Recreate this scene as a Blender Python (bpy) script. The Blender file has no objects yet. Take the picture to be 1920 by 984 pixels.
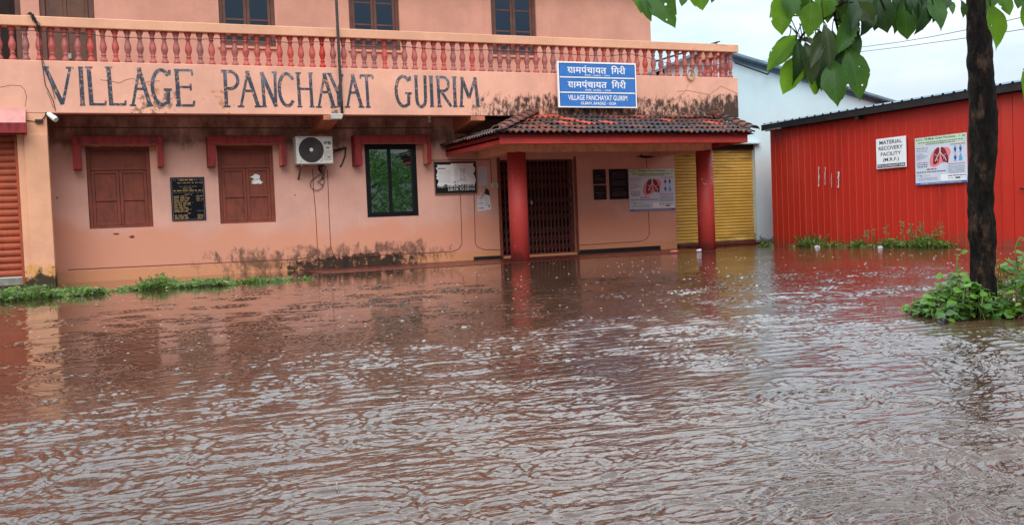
import bpy, bmesh, math, random
import numpy as np
from math import radians, sin, cos, pi
from mathutils import Vector, Matrix, noise as mnoise
random.seed(7); np.random.seed(7)
S = bpy.context.scene
COL = S.collection
# ------------------------------------------------------------------ camera
EYE = Vector((0, 0, 0.80)); FPX = 1860.0
yaw, pitch, roll = radians(23.4), radians(-2.35), radians(-2.3)
_f = Vector((sin(yaw)*cos(pitch), cos(yaw)*cos(pitch), sin(pitch)))
_r = Vector((cos(yaw), -sin(yaw), 0)); _u = _r.cross(_f)
RT = _r*cos(roll) + _u*sin(roll); UP = -_r*sin(roll) + _u*cos(roll)
cam = bpy.data.objects.new('camera', bpy.data.cameras.new('camera')); COL.objects.link(cam)
cam.matrix_world = Matrix(((RT.x, UP.x, -_f.x, EYE.x), (RT.y, UP.y, -_f.y, EYE.y), (RT.z, UP.z, -_f.z, EYE.z), (0, 0, 0, 1)))
cam.data.sensor_width = 36; cam.data.lens = 36*FPX/1920
cam.data.clip_start = 0.05; cam.data.clip_end = 2000
S.camera = cam
# ------------------------------------------------------------------ world, sun, exposure
SUN_EL, SUN_ROT = radians(40), radians(205)
W = bpy.data.worlds.new('World'); S.world = W; W.use_nodes = True
nt = W.node_tree; bgn = nt.nodes['Background']
sky = nt.nodes.new('ShaderNodeTexSky'); sky.sky_type = 'NISHITA'; sky.sun_disc = False
sky.sun_elevation = SUN_EL; sky.sun_rotation = SUN_ROT
tc = nt.nodes.new('ShaderNodeTexCoord'); mp = nt.nodes.new('ShaderNodeMapping'); mp.inputs['Scale'].default_value = (1, 1, 3)
nz = nt.nodes.new('ShaderNodeTexNoise'); nz.inputs['Scale'].default_value = 2.6; nz.inputs['Detail'].default_value = 8; nz.inputs['Roughness'].default_value = .55
rp = nt.nodes.new('ShaderNodeValToRGB'); rp.color_ramp.elements[0].position = .36; rp.color_ramp.elements[1].position = .62
rp.color_ramp.elements[0].color = (.62, .62, .62, 1); rp.color_ramp.elements[1].color = (1, 1, 1, 1)
rc = nt.nodes.new('ShaderNodeValToRGB'); rc.color_ramp.elements[0].position = .3; rc.color_ramp.elements[1].position = .7
rc.color_ramp.elements[0].color = (.54, .69, .79, 1); rc.color_ramp.elements[1].color = (.97, .985, 1.0, 1)
mulc = nt.nodes.new('ShaderNodeMix'); mulc.data_type = 'RGBA'; mulc.blend_type = 'MULTIPLY'; mulc.inputs[0].default_value = 1
mulc.inputs[7].default_value = (10, 10, 10, 1)
mixs = nt.nodes.new('ShaderNodeMix'); mixs.data_type = 'RGBA'
L = nt.links.new
L(tc.outputs['Generated'], mp.inputs[0]); L(mp.outputs[0], nz.inputs['Vector'])
L(nz.outputs[0], rp.inputs[0]); L(nz.outputs[0], rc.inputs[0]); L(rc.outputs[0], mulc.inputs[6])
sxyz = nt.nodes.new('ShaderNodeSeparateXYZ'); L(tc.outputs['Generated'], sxyz.inputs[0])
lum = nt.nodes.new('ShaderNodeMapRange'); L(sxyz.outputs[2], lum.inputs[0])        # overcast sky: about three times brighter overhead than at the horizon
for i_, v_ in zip((1, 2, 3, 4), (.05, .85, 4.2, 32.0)): lum.inputs[i_].default_value = v_
cmb = nt.nodes.new('ShaderNodeCombineColor'); azi = nt.nodes.new('ShaderNodeMath'); azi.operation = 'MULTIPLY_ADD'; L(sxyz.outputs[1], azi.inputs[0]); azi.inputs[1].default_value = .6; azi.inputs[2].default_value = 1.0   # brighter ahead than behind
lz = nt.nodes.new('ShaderNodeMath'); lz.operation = 'MULTIPLY'; L(lum.outputs[0], lz.inputs[0]); L(azi.outputs[0], lz.inputs[1])
[L(lz.outputs[0], cmb.inputs[i_]) for i_ in range(3)]; L(cmb.outputs[0], mulc.inputs[7])
L(rp.outputs[0], mixs.inputs[0]); L(sky.outputs[0], mixs.inputs[6]); L(mulc.outputs[2], mixs.inputs[7]); L(mixs.outputs[2], bgn.inputs[0])
bgn.inputs[1].default_value = .10
sun = bpy.data.objects.new('sun', bpy.data.lights.new('sun', 'SUN')); COL.objects.link(sun)
sun.data.energy = 1.5; sun.data.angle = radians(40); sun.data.color = (1, .97, .93)
_sd = Vector((cos(SUN_EL)*-.40, cos(SUN_EL)*-.92, sin(SUN_EL)))
sun.rotation_euler = _sd.to_track_quat('Z', 'Y').to_euler()
S.view_settings.view_transform = 'Standard'; S.view_settings.look = 'None'
S.view_settings.exposure = 0.40; S.view_settings.gamma = 1
S.cycles.max_bounces = 6; S.cycles.use_denoising = True

# ------------------------------------------------------------------ measuring helpers: sight line met with a real plane
def _ray(px, py):
    return (RT*(px-960) - UP*(py-492) + _f*FPX)
def A(px, py, Y):
    d = _ray(px, py); return EYE + d*(Y/d.y)
def AX(px, py, X):
    d = _ray(px, py); return EYE + d*(X/d.x)
def AZ(px, py, z=0.0):
    d = _ray(px, py); return EYE + d*((z-EYE.z)/d.z)
def AD(px, py, dep):
    return EYE + _ray(px, py)*(dep/FPX)

# ------------------------------------------------------------------ mesh builder
class MB:
    def __init__(s): s.v = []; s.f = []; s.m = []; s.uv = None
    def add(s, vs, fs, m=0):
        b = len(s.v); s.v += [tuple(p) for p in vs]
        for f in fs: s.f.append([b+i for i in f]); s.m.append(m)
        return s
    def poly(s, pts, m=0): return s.add(pts, [list(range(len(pts)))], m)
    def box(s, x0, x1, y0, y1, z0, z1, m=0):
        if x0 > x1: x0, x1 = x1, x0
        if y0 > y1: y0, y1 = y1, y0
        if z0 > z1: z0, z1 = z1, z0
        v = [(x0,y0,z0),(x1,y0,z0),(x1,y1,z0),(x0,y1,z0),(x0,y0,z1),(x1,y0,z1),(x1,y1,z1),(x0,y1,z1)]
        return s.add(v, [(3,2,1,0),(4,5,6,7),(0,1,5,4),(1,2,6,5),(2,3,7,6),(3,0,4,7)], m)
    def hexa(s, a, b, m=0):          # two quads (bottom, top) as 4-lists
        return s.add(list(a)+list(b), [(3,2,1,0),(4,5,6,7),(0,1,5,4),(1,2,6,5),(2,3,7,6),(3,0,4,7)], m)
    def tube(s, path, r, seg=6, m=0, cap=True):
        P = [Vector(p) for p in path]; n = len(P)
        R = r if isinstance(r, (list, tuple)) else [r]*n
        vs = []; prev = None
        for i in range(n):
            t = (P[min(i+1, n-1)] - P[max(i-1, 0)])
            t = t.normalized() if t.length > 1e-9 else Vector((0,0,1))
            if prev is None:
                a = Vector((0,0,1)) if abs(t.z) < .9 else Vector((1,0,0))
                prev = a.cross(t).normalized()
            prev = (prev - t*prev.dot(t)); prev = prev.normalized() if prev.length > 1e-6 else t.orthogonal().normalized()
            bn = t.cross(prev)
            for k in range(seg):
                q = 2*pi*k/seg; vs.append(P[i] + (prev*cos(q) + bn*sin(q))*R[i])
        fs = [(i*seg+k, i*seg+(k+1) % seg, (i+1)*seg+(k+1) % seg, (i+1)*seg+k) for i in range(n-1) for k in range(seg)]
        if cap: fs += [tuple(range(seg))[::-1], tuple((n-1)*seg+k for k in range(seg))]
        return s.add(vs, fs, m)
    def lathe(s, c, prof, seg=12, m=0, axis='z'):
        vs = []
        for r, h in prof:
            for k in range(seg):
                q = 2*pi*k/seg; a, b = r*cos(q), r*sin(q)
                vs.append((c[0]+a, c[1]+b, c[2]+h) if axis == 'z' else ((c[0]+a, c[1]+h, c[2]+b) if axis == 'y' else (c[0]+h, c[1]+a, c[2]+b)))
        n = len(prof)
        fs = [(i*seg+k, i*seg+(k+1) % seg, (i+1)*seg+(k+1) % seg, (i+1)*seg+k) for i in range(n-1) for k in range(seg)]
        fs += [tuple(range(seg))[::-1], tuple((n-1)*seg+k for k in range(seg))]
        return s.add(vs, fs, m)
    def build(s, name, mats, parent=None, bevel=0, smooth=False, merge=False, uv=None):
        me = bpy.data.meshes.new(name); me.from_pydata(s.v, [], s.f)
        mats = mats if isinstance(mats, (list, tuple)) else [mats]
        for m in mats: me.materials.append(m)
        if len(mats) > 1: me.polygons.foreach_set('material_index', s.m)
        bm = bmesh.new(); bm.from_mesh(me)
        if merge: bmesh.ops.remove_doubles(bm, verts=bm.verts, dist=1e-4)
        bmesh.ops.recalc_face_normals(bm, faces=bm.faces); bm.to_mesh(me); bm.free()
        if smooth:
            me.polygons.foreach_set('use_smooth', [True]*len(me.polygons))
        o = bpy.data.objects.new(name, me); COL.objects.link(o)
        if parent is not None: put(o, parent)
        if bevel:
            md = o.modifiers.new('bevel', 'BEVEL'); md.width = bevel; md.segments = 2; md.limit_method = 'ANGLE'
        return o
def put(o, parent):
    o.parent = parent
    t = Vector((0,0,0)); p = parent
    while p is not None: t += p.location; p = p.parent
    o.location = -t      # empties are unrotated: meshes are written in world metres
def thing(name, loc, label, cat, group=None):
    o = bpy.data.objects.new(name, None); COL.objects.link(o); o.location = loc; o.empty_display_size = .2
    return tag(o, label, cat, group)
def tag(o, label=None, cat=None, group=None, kind=None):
    if label: o['label'] = label
    if cat: o['category'] = cat
    if group: o['group'] = group
    if kind: o['kind'] = kind
    return o

# ------------------------------------------------------------------ materials
def lin(r, g, b):
    def c(x):
        x /= 255.0
        return x/12.92 if x <= .04045 else ((x+.055)/1.055)**2.4
    return (c(r), c(g), c(b), 1)
def _mat(name):
    m = bpy.data.materials.new(name); m.use_nodes = True
    return m, m.node_tree, m.node_tree.nodes['Principled BSDF']
def N(t, typ, **kw):
    n = t.nodes.new(typ)
    for k, v in kw.items():
        if k in n.inputs: n.inputs[k].default_value = v
        else: setattr(n, k, v)
    return n
def noise(t, vec, scale, detail=5, rough=.6, dist=0):
    n = N(t, 'ShaderNodeTexNoise', Scale=scale, Detail=detail, Roughness=rough, Distortion=dist)
    t.links.new(vec, n.inputs['Vector']); return n.outputs[0]
def mapping(t, vec, scale=(1,1,1), rot=(0,0,0), loc=(0,0,0)):
    n = N(t, 'ShaderNodeMapping', Scale=scale, Rotation=rot, Location=loc); t.links.new(vec, n.inputs[0]); return n.outputs[0]
def math_(t, op, a, b=None, c=None, clamp=False):
    n = t.nodes.new('ShaderNodeMath'); n.operation = op; n.use_clamp = clamp
    for i, x in enumerate((a, b, c)):
        if x is None: continue
        if isinstance(x, (int, float)): n.inputs[i].default_value = x
        else: t.links.new(x, n.inputs[i])
    return n.outputs[0]
def mrange(t, v, a, b, c=0., d=1., smooth=True):
    n = t.nodes.new('ShaderNodeMapRange'); n.interpolation_type = 'SMOOTHSTEP' if smooth else 'LINEAR'
    t.links.new(v, n.inputs[0])
    for i, x in zip((1, 2, 3, 4), (a, b, c, d)): n.inputs[i].default_value = x
    return n.outputs[0]
def mixc(t, fac, a, b, mode='MIX'):
    n = t.nodes.new('ShaderNodeMix'); n.data_type = 'RGBA'; n.blend_type = mode
    for i, x in ((0, fac), (6, a), (7, b)):
        if isinstance(x, (int, float)): n.inputs[i].default_value = x
        elif isinstance(x, tuple): n.inputs[i].default_value = x
        else: t.links.new(x, n.inputs[i])
    return n.outputs[2]
def profile(t, v, stops):            # piecewise linear curve of a coordinate
    lo, hi = stops[0][0], stops[-1][0]
    f = mrange(t, v, lo, hi, smooth=False)
    r = t.nodes.new('ShaderNodeValToRGB'); e = r.color_ramp.elements
    while len(e) < len(stops): e.new(.5)
    for el, (p, val) in zip(e, stops):
        el.position = (p-lo)/(hi-lo); el.color = (val, val, val, 1)
    t.links.new(f, r.inputs[0]); return r.outputs[0]
def pos(t):
    g = t.nodes.new('ShaderNodeNewGeometry'); return g.outputs['Position']
def bump(t, b, h, strength=.3, dist=.01):
    n = N(t, 'ShaderNodeBump', Strength=strength, Distance=dist); t.links.new(h, n.inputs['Height']); t.links.new(n.outputs[0], b.inputs['Normal'])
def sc(c, k): return (min(c[0]*k, 1), min(c[1]*k, 1), min(c[2]*k, 1), 1)

def paint(name, base, layers=(), rough=.75, var=.12, streak=.10, bumps=.25, fine=35, spec=.3):
    m, t, b = _mat(name); P = pos(t)
    sep = t.nodes.new('ShaderNodeSeparateXYZ'); t.links.new(P, sep.inputs[0])
    n1 = noise(t, P, 1.1, 7, .65)
    c = mixc(t, mrange(t, n1, .3, .7), sc(base, 1-var), sc(base, 1+var))
    st = noise(t, mapping(t, P, (7, 7, .35)), 1.0, 6, .7)
    c = mixc(t, mrange(t, st, .45, .75, 0, streak*2), c, sc(base, .72))
    nf = noise(t, P, fine, 4, .7)
    c = mixc(t, mrange(t, nf, .35, .7, 0, .18), c, sc(base, .80))
    for ly in layers:
        p = None
        if ly.get('x'): p = profile(t, sep.outputs[0], ly['x'])
        if ly.get('y'):
            q = profile(t, sep.outputs[1], ly['y']); p = q if p is None else math_(t, 'MULTIPLY', p, q)
        if ly.get('z'):
            q = profile(t, sep.outputs[2], ly['z']); p = q if p is None else math_(t, 'MULTIPLY', p, q)
        nn = noise(t, mapping(t, P, ly.get('str', (1, 1, 1)), loc=(ly.get('seed', 0), 0, 0)), ly['scale'], 9, ly.get('rough', .68), ly.get('dist', 0))
        s = math_(t, 'ADD', nn, math_(t, 'SUBTRACT', p, 1.0))
        fac = mrange(t, s, ly['lo'], ly['hi'], 0, ly.get('amt', 1))
        c = mixc(t, fac, c, ly['col'])
    t.links.new(c, b.inputs['Base Color'])
    b.inputs['Roughness'].default_value = rough; b.inputs['Specular IOR Level'].default_value = spec
    bump(t, b, math_(t, 'ADD', math_(t, 'MULTIPLY', nf, .5), noise(t, P, 6, 6, .6)), bumps, .012)
    return m
def simple(name, col, rough=.6, var=.15, scale=6, metal=0, bumps=.1, spec=.4, bscale=None, dirt=None):
    m, t, b = _mat(name); P = pos(t)
    n1 = noise(t, P, scale, 6, .65)
    c = mixc(t, mrange(t, n1, .3, .7), sc(col, 1-var), sc(col, 1+var))
    if dirt:
        c = mixc(t, mrange(t, noise(t, mapping(t, P, (5, 5, 1)), 3, 9, .72), dirt[1], dirt[1]+.16, 0, dirt[2]), c, dirt[0])
    t.links.new(c, b.inputs['Base Color'])
    t.links.new(mrange(t, n1, .3, .7, max(rough-.1, .02), min(rough+.1, 1)), b.inputs['Roughness'])
    b.inputs['Metallic'].default_value = metal; b.inputs['Specular IOR Level'].default_value = spec
    if bumps: bump(t, b, noise(t, P, bscale or scale*5, 5, .6), bumps, .006)
    return m

BLACK = lin(40, 32, 27); GREYMOULD = lin(74, 58, 46)
Xf = lambda px, Y=18.9: A(px, 130, Y).x
PEACH = lin(232, 172, 148); PINK = lin(218, 166, 150); ORANGE = lin(218, 148, 120)
M = {}
M['band'] = paint('peach_parapet_paint', PEACH, [
    dict(col=GREYMOULD, x=[(-2, .3), (Xf(180), .70), (Xf(240), .90), (Xf(290), .97), (Xf(330), .92), (Xf(365), .5), (Xf(410), .9), (Xf(470), .5), (Xf(560), .6), (Xf(690), .5), (Xf(860), .55), (14.2, .6)],
         z=[(3.0, .95), (3.35, 1), (3.6, .75), (3.85, .45)], scale=7, lo=.40, hi=.50, amt=.7, seed=3),
    dict(col=lin(190, 120, 70), x=[(-2, .6), (Xf(240), .8), (Xf(290), .92), (Xf(340), .75), (Xf(420), .95), (Xf(460), .7), (Xf(560), .6), (14.2, .5)], z=[(3.0, .95), (3.4, 1), (3.7, .5)], scale=9, lo=.44, hi=.5, amt=.8, seed=9),
    dict(col=BLACK, x=[(-2, 0), (Xf(585), .0), (Xf(600), .82), (Xf(625), .92), (Xf(650), .6), (Xf(665), .1), (Xf(800), 0), (Xf(850), .7), (Xf(895), .93), (Xf(1040), 1.0), (Xf(1195), .98), (Xf(1290), .97), (Xf(1350), 1.06), (14.2, 1.12)],
         z=[(2.99, 1.04), (3.2, 1.03), (3.35, .98), (3.48, .88), (3.62, .6), (3.75, 0)], scale=7.5, lo=.39, hi=.55, amt=.94, rough=.78, str=(1.5, 1, .7), seed=1),
    dict(col=lin(214, 170, 140), x=[(-2, .4), (14.2, .7)], z=[(3.0, 1), (3.5, .8), (3.9, .8)], scale=2.2, lo=.36, hi=.5, amt=.35, seed=20),
], bumps=.35)
M['rail'] = paint('peach_handrail_paint', lin(228, 170, 138), [
    dict(col=lin(120, 92, 70), x=[(-2, .6), (8, .75), (14.2, .95)], scale=4, lo=.42, hi=.62, amt=.55, str=(1, 1, 2))], bumps=.3)
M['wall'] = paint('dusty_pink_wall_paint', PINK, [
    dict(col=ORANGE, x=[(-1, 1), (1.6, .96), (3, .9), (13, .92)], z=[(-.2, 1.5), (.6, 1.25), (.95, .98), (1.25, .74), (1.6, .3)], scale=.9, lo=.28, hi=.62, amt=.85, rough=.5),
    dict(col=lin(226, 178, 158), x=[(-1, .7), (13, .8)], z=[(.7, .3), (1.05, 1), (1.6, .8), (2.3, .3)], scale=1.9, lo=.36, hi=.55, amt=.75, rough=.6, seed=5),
    dict(col=lin(96, 58, 46), x=[(-1, 1), (13, 1)], z=[(1.7, .3), (2.1, .68), (2.4, .86), (2.6, 1.10), (2.85, 1.02), (3.1, .95)], scale=3, lo=.36, hi=.66, amt=.8, str=(1, 1, .5), seed=8),  # dark streaky stain below the soffit, deepened with painted soffit shade
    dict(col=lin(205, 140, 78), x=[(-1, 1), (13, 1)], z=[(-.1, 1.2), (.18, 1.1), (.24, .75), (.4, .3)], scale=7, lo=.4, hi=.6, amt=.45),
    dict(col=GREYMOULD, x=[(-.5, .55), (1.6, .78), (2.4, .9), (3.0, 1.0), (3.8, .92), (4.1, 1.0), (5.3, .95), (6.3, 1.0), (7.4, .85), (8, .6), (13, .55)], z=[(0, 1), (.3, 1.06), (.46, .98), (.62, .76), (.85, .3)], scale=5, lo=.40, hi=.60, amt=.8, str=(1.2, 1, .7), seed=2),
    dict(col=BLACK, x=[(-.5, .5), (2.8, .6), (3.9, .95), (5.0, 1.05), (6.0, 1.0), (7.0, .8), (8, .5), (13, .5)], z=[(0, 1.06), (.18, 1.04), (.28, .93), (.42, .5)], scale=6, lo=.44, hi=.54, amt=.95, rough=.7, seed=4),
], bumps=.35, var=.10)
M['upper'] = paint('rose_upper_wall_paint', lin(206, 152, 132), [
    dict(col=lin(226, 190, 170), x=[(-3, .6), (9, .75), (13, .85)], z=[(3, .6), (7, .9)], scale=1.2, str=(6, 6, .25), lo=.42, hi=.56, amt=.35)], bumps=.2)
M['pier'] = paint('peach_pier_paint', lin(228, 168, 134), [
    dict(col=lin(206, 150, 60), x=[(-3, 1), (0, 1)], z=[(0, 1), (.35, 1), (.6, .7), (.8, .2)], scale=5, lo=.4, hi=.6, amt=.7),
    dict(col=lin(30, 32, 24), x=[(-3, 1), (0, 1)], z=[(0, 1.2), (.14, 1.06), (.36, .84), (.62, .5)], scale=3.6, lo=.42, hi=.53, amt=.95)], bumps=.3)
M['soffit'] = simple('soffit_paint', lin(196, 118, 88), .8, dirt=(lin(90, 50, 40), .5, .6))
M['groove'] = simple('dark_groove', lin(126, 68, 48), .9)
M['beam'] = simple('cream_porch_beam_paint', lin(228, 172, 136), .75, dirt=(lin(170, 118, 90), .5, .5))
M['baluster'] = simple('red_oxide_baluster_paint', lin(182, 92, 84), .55, var=.2, scale=9, dirt=(lin(120, 60, 52), .52, .5))
M['balnew'] = simple('fresh_red_baluster_paint', lin(186, 52, 40), .5)
M['red_plain'] = simple('red_pillar_paint', lin(174, 58, 54), .5, var=.12, scale=3, dirt=(lin(196, 94, 84), .5, .45))
M['fascia'] = simple('red_fascia_paint', lin(178, 54, 48), .5, var=.14, scale=2, dirt=(lin(110, 30, 30), .5, .5))
M['hood'] = simple('burgundy_hood_paint', lin(146, 38, 40), .65, dirt=(lin(74, 24, 26), .47, .8))
M['hoodin'] = simple('peach_hood_underside', lin(216, 146, 118), .75)
M['hoodtop'] = simple('mouldy_hood_top', lin(70, 40, 36), .9)
M['wood'] = simple('red_brown_shutter_paint', lin(128, 64, 48), .65, var=.2, scale=4, dirt=(lin(84, 40, 34), .5, .6))
M['brown'] = simple('brown_window_wood', lin(100, 68, 58), .6, var=.2, scale=5)
M['door'] = simple('dark_brown_door_wood', lin(98, 68, 54), .6, var=.25, scale=4)
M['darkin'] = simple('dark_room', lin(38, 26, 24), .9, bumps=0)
M['grille'] = simple('rusty_grille_steel', lin(112, 58, 50), .6, var=.35, scale=12, dirt=(lin(60, 36, 34), .5, .6))
M['black'] = simple('black_coating', lin(22, 23, 26), .35, bumps=0)
M['blackframe'] = simple('black_aluminium', lin(10, 13, 18), .5, bumps=0, spec=.25)
M['white'] = simple('white_plastic', lin(222, 222, 218), .45, var=.05, bumps=0)
M['offwhite'] = simple('aged_white_casing', lin(206, 204, 196), .5, var=.08, scale=10, dirt=(lin(140, 128, 112), .58, .5))
M['steel'] = simple('galvanised_steel', lin(160, 158, 150), .4, metal=.7)
M['rust'] = simple('rusty_bracket', lin(120, 96, 84), .7, var=.3, scale=20)
M['cable'] = simple('black_cable', lin(34, 30, 30), .6, bumps=0)
M['tan'] = simple('tan_rope', lin(190, 160, 130), .8)
M['paper'] = simple('white_paper', lin(228, 228, 228), .8, var=.06, scale=8, bumps=0)
M['papergrey'] = simple('lilac_grey_paper', lin(206, 200, 212), .8, var=.05, bumps=0)
M['ink'] = simple('dark_ink', lin(40, 44, 56), .7, bumps=0)
M['inkfaint'] = simple('faint_ink', lin(140, 146, 160), .7, bumps=0)
M['gold'] = simple('worn_gold_lettering', lin(150, 122, 78), .5, var=.3, scale=30, bumps=0)
M['goldgrey'] = simple('worn_grey_lettering', lin(96, 94, 104), .5, var=.3, scale=30, bumps=0)
M['navy'] = simple('polished_black_granite', lin(13, 14, 22), .3, spec=.25, bumps=0, var=.3, scale=60)
M['signblue'] = simple('blue_sign_enamel', lin(58, 118, 194), .35, var=.04, bumps=0)
M['signwhite'] = simple('white_sign_enamel', lin(238, 240, 242), .35, var=.02, bumps=0)
M['signdark'] = simple('dark_blue_line', lin(24, 44, 84), .4, bumps=0)
M['stripblue'] = simple('blue_print', lin(28, 84, 160), .45, bumps=0)
M['lightblue'] = simple('light_blue_print', lin(90, 170, 220), .45, bumps=0)
M['green'] = simple('pale_green_print', lin(196, 218, 190), .5, bumps=0, var=.03)
M['sheet'] = simple('poster_vinyl', lin(204, 212, 226), .45, bumps=0, var=.03)
M['lungpink'] = simple('pink_print', lin(232, 130, 132), .5, bumps=0, var=.06, scale=30)
M['lungred'] = simple('maroon_print', lin(120, 42, 50), .5, bumps=0, var=.15, scale=60)
M['lungwhite'] = simple('pale_pink_print', lin(240, 206, 204), .5, bumps=0)
M['redprint'] = simple('red_print', lin(176, 44, 48), .5, bumps=0)
M['yellowprint'] = simple('ochre_print', lin(206, 180, 84), .5, bumps=0)
M['letter'] = paint('slate_letter_paint', lin(58, 68, 82), [
    dict(col=lin(104, 116, 132), z=[(3.0, .62), (3.45, .8), (3.8, .98)], scale=4, lo=.32, hi=.56, amt=.9, str=(2, 1, .6)),
    dict(col=lin(206, 146, 112), z=[(3.0, .86), (3.9, .9)], scale=18, lo=.40, hi=.52, amt=.8)], bumps=0, rough=.7)
M['pole'] = simple('weathered_black_pipe', lin(56, 54, 56), .5, var=.4, scale=25, dirt=(lin(160, 140, 126), .6, .8))
M['tile_dark'] = simple('blackened_clay_tile', lin(66, 52, 50), .5, var=.35, scale=7, bumps=.4, dirt=(lin(40, 38, 42), .45, .7))
M['tile_mid'] = simple('brown_clay_tile', lin(112, 62, 50), .55, var=.35, scale=9, bumps=.4, dirt=(lin(52, 42, 42), .46, .85))
M['tile_red'] = simple('orange_clay_tile', lin(176, 78, 54), .6, var=.25, scale=9, bumps=.4, dirt=(lin(80, 46, 40), .52, .8))
M['blue'] = paint('pale_blue_wall_paint', lin(204, 228, 234), [
    dict(col=lin(232, 234, 230), x=[(12, 1.1), (15.8, 1.0), (17.5, .7), (24, .3)], z=[(0, 1), (3, .9), (4.4, .6)], scale=.8, lo=.25, hi=.7, amt=.95, rough=.4),
    dict(col=lin(70, 84, 60), z=[(0, 1.1), (.25, .95), (.5, .5), (.8, .2)], scale=5, lo=.42, hi=.54, amt=.8)], bumps=.12, var=.04, streak=.05)
M['blueroof'] = simple('blue_metal_roof', lin(116, 138, 152), .45, metal=.2)
M['ochre'] = simple('ochre_shutter_paint', lin(214, 176, 92), .5, var=.2, scale=3, dirt=(lin(150, 114, 48), .5, .6))
M['ochre'] = paint('ochre_shutter_paint', lin(206, 164, 76), [
    dict(col=lin(222, 196, 136), x=[(10, .86), (20, .84)], scale=2.2, lo=.36, hi=.5, amt=.7, str=(.5, 1, 5)),
    dict(col=lin(120, 92, 50), x=[(10, .84), (15, .9), (20, .9)], z=[(0, 1.1), (.4, .95), (1.6, .9), (2.2, 1.05), (2.5, 1.1)], scale=2, lo=.4, hi=.6, amt=.7, str=(.6, 1, 3), seed=4)], rough=.5, bumps=.15, streak=.06)
M['orange'] = simple('orange_shutter_paint', lin(166, 78, 50), .55, var=.18, scale=3, dirt=(lin(140, 64, 40), .5, .6))
M['pinkcap'] = simple('faded_pink_cement', lin(196, 136, 130), .8)
M['red'] = paint('red_pillar_paint', lin(174, 58, 54), [
    dict(col=lin(206, 120, 108), z=[(0, .8), (2.2, .84)], scale=11, lo=.42, hi=.5, amt=.6), dict(col=lin(96, 50, 42), z=[(0, 1.15), (.12, 1.0), (.35, .75), (2.2, .68)], scale=4, lo=.4, hi=.6, amt=.8, str=(1, 1, .4))], rough=.5, var=.10, bumps=.12)
M['shedred'] = paint('red_coated_sheet', lin(190, 46, 32), [
    dict(col=lin(204, 84, 68), y=[(5, .85), (20, .85)], scale=.9, lo=.38, hi=.6, amt=.35, str=(1, 1.6, .25), rough=.5),
    dict(col=lin(134, 36, 32), y=[(5, .85), (20, .9)], scale=.8, lo=.4, hi=.6, amt=.5, str=(1, 2, .3), seed=3),
    dict(col=lin(120, 70, 52), z=[(0, 1.12), (.12, 1.0), (.35, .78), (.7, .55), (1, .2)], scale=4, lo=.4, hi=.62, amt=.6, str=(1, 1.5, .6))], rough=.4, var=.06, streak=.06, bumps=.04, fine=60, spec=.45)
M['gutter'] = simple('black_gutter', lin(30, 28, 30), .5)
M['fandark'] = simple('fan_shadow_grey', lin(44, 38, 40), .6, bumps=0); M['fangrey'] = simple('fan_guard_grey', lin(96, 88, 88), .5, bumps=0)
M['plinthred'] = simple('wet_red_oxide_floor', lin(84, 36, 32), .3, var=.2)

# ------------------------------------------------------------------ SETTING: ground and flood water
g = MB(); g.poly([(-300,-300,-.4), (300,-300,-.4), (300,300,-.4), (-300,300,-.4)])
mg = simple('brown_mud', lin(110, 82, 60), .9, var=.3, scale=1)
tag(g.build('ground', mg), kind='structure')

def water_mat():
    m, t, b = _mat('muddy_flood_water'); P = pos(t)
    sep = t.nodes.new('ShaderNodeSeparateXYZ'); t.links.new(P, sep.inputs[0])
    body = mixc(t, mrange(t, noise(t, P, .35, 4, .5), .3, .7), lin(58, 41, 32), lin(74, 53, 41))
    t.links.new(body, b.inputs['Base Color'])
    b.inputs['Roughness'].default_value = .03; b.inputs['IOR'].default_value = 1.40
    def wave(rot, sx, sy, det, seed):
        return noise(t, mapping(t, P, (sx, sy, 1), (0, 0, rot), (seed, seed, 0)), 1.0, det, .55, .4)
    h = math_(t, 'ADD', math_(t, 'MULTIPLY', wave(.2, 9, 24, 2, 3), 1.0), math_(t, 'MULTIPLY', wave(-.3, 30, 46, 2, 5), .35))
    lee = math_(t, 'SUBTRACT', math_(t, 'MULTIPLY', sep.outputs[0], .7), math_(t, 'MULTIPLY', sep.outputs[1], .7))
    h = math_(t, 'MULTIPLY', h, mrange(t, lee, -6.0, -1.5, .06, 1.0))
    # small raindrop rings
    for s_, fr, thr, gain in ((3.2, 46, .62, .16), (6.5, 30, .55, .08)):
        v = N(t, 'ShaderNodeTexVoronoi', Scale=s_); v.voronoi_dimensions = '2D'; t.links.new(P, v.inputs['Vector'])
        sp = t.nodes.new('ShaderNodeSeparateColor'); t.links.new(v.outputs['Color'], sp.inputs[0])
        on = mrange(t, sp.outputs[0], thr, thr+.05)
        rad = math_(t, 'MULTIPLY', sp.outputs[1], .30)
        d = v.outputs['Distance']
        env = math_(t, 'POWER', 2.718, math_(t, 'MULTIPLY', math_(t, 'POWER', math_(t, 'MULTIPLY', math_(t, 'SUBTRACT', d, rad), 13.0), 2.0), -1.0))
        ring = math_(t, 'MULTIPLY', math_(t, 'MULTIPLY', math_(t, 'SINE', math_(t, 'MULTIPLY', d, fr)), env), on)
        h = math_(t, 'ADD', h, math_(t, 'MULTIPLY', ring, gain*.35))
    n = N(t, 'ShaderNodeBump', Strength=1.0, Distance=WBUMP); t.links.new(h, n.inputs['Height']); t.links.new(n.outputs[0], b.inputs['Normal'])
    return m
WSLOPE, WBUMP = .092, .005
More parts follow.
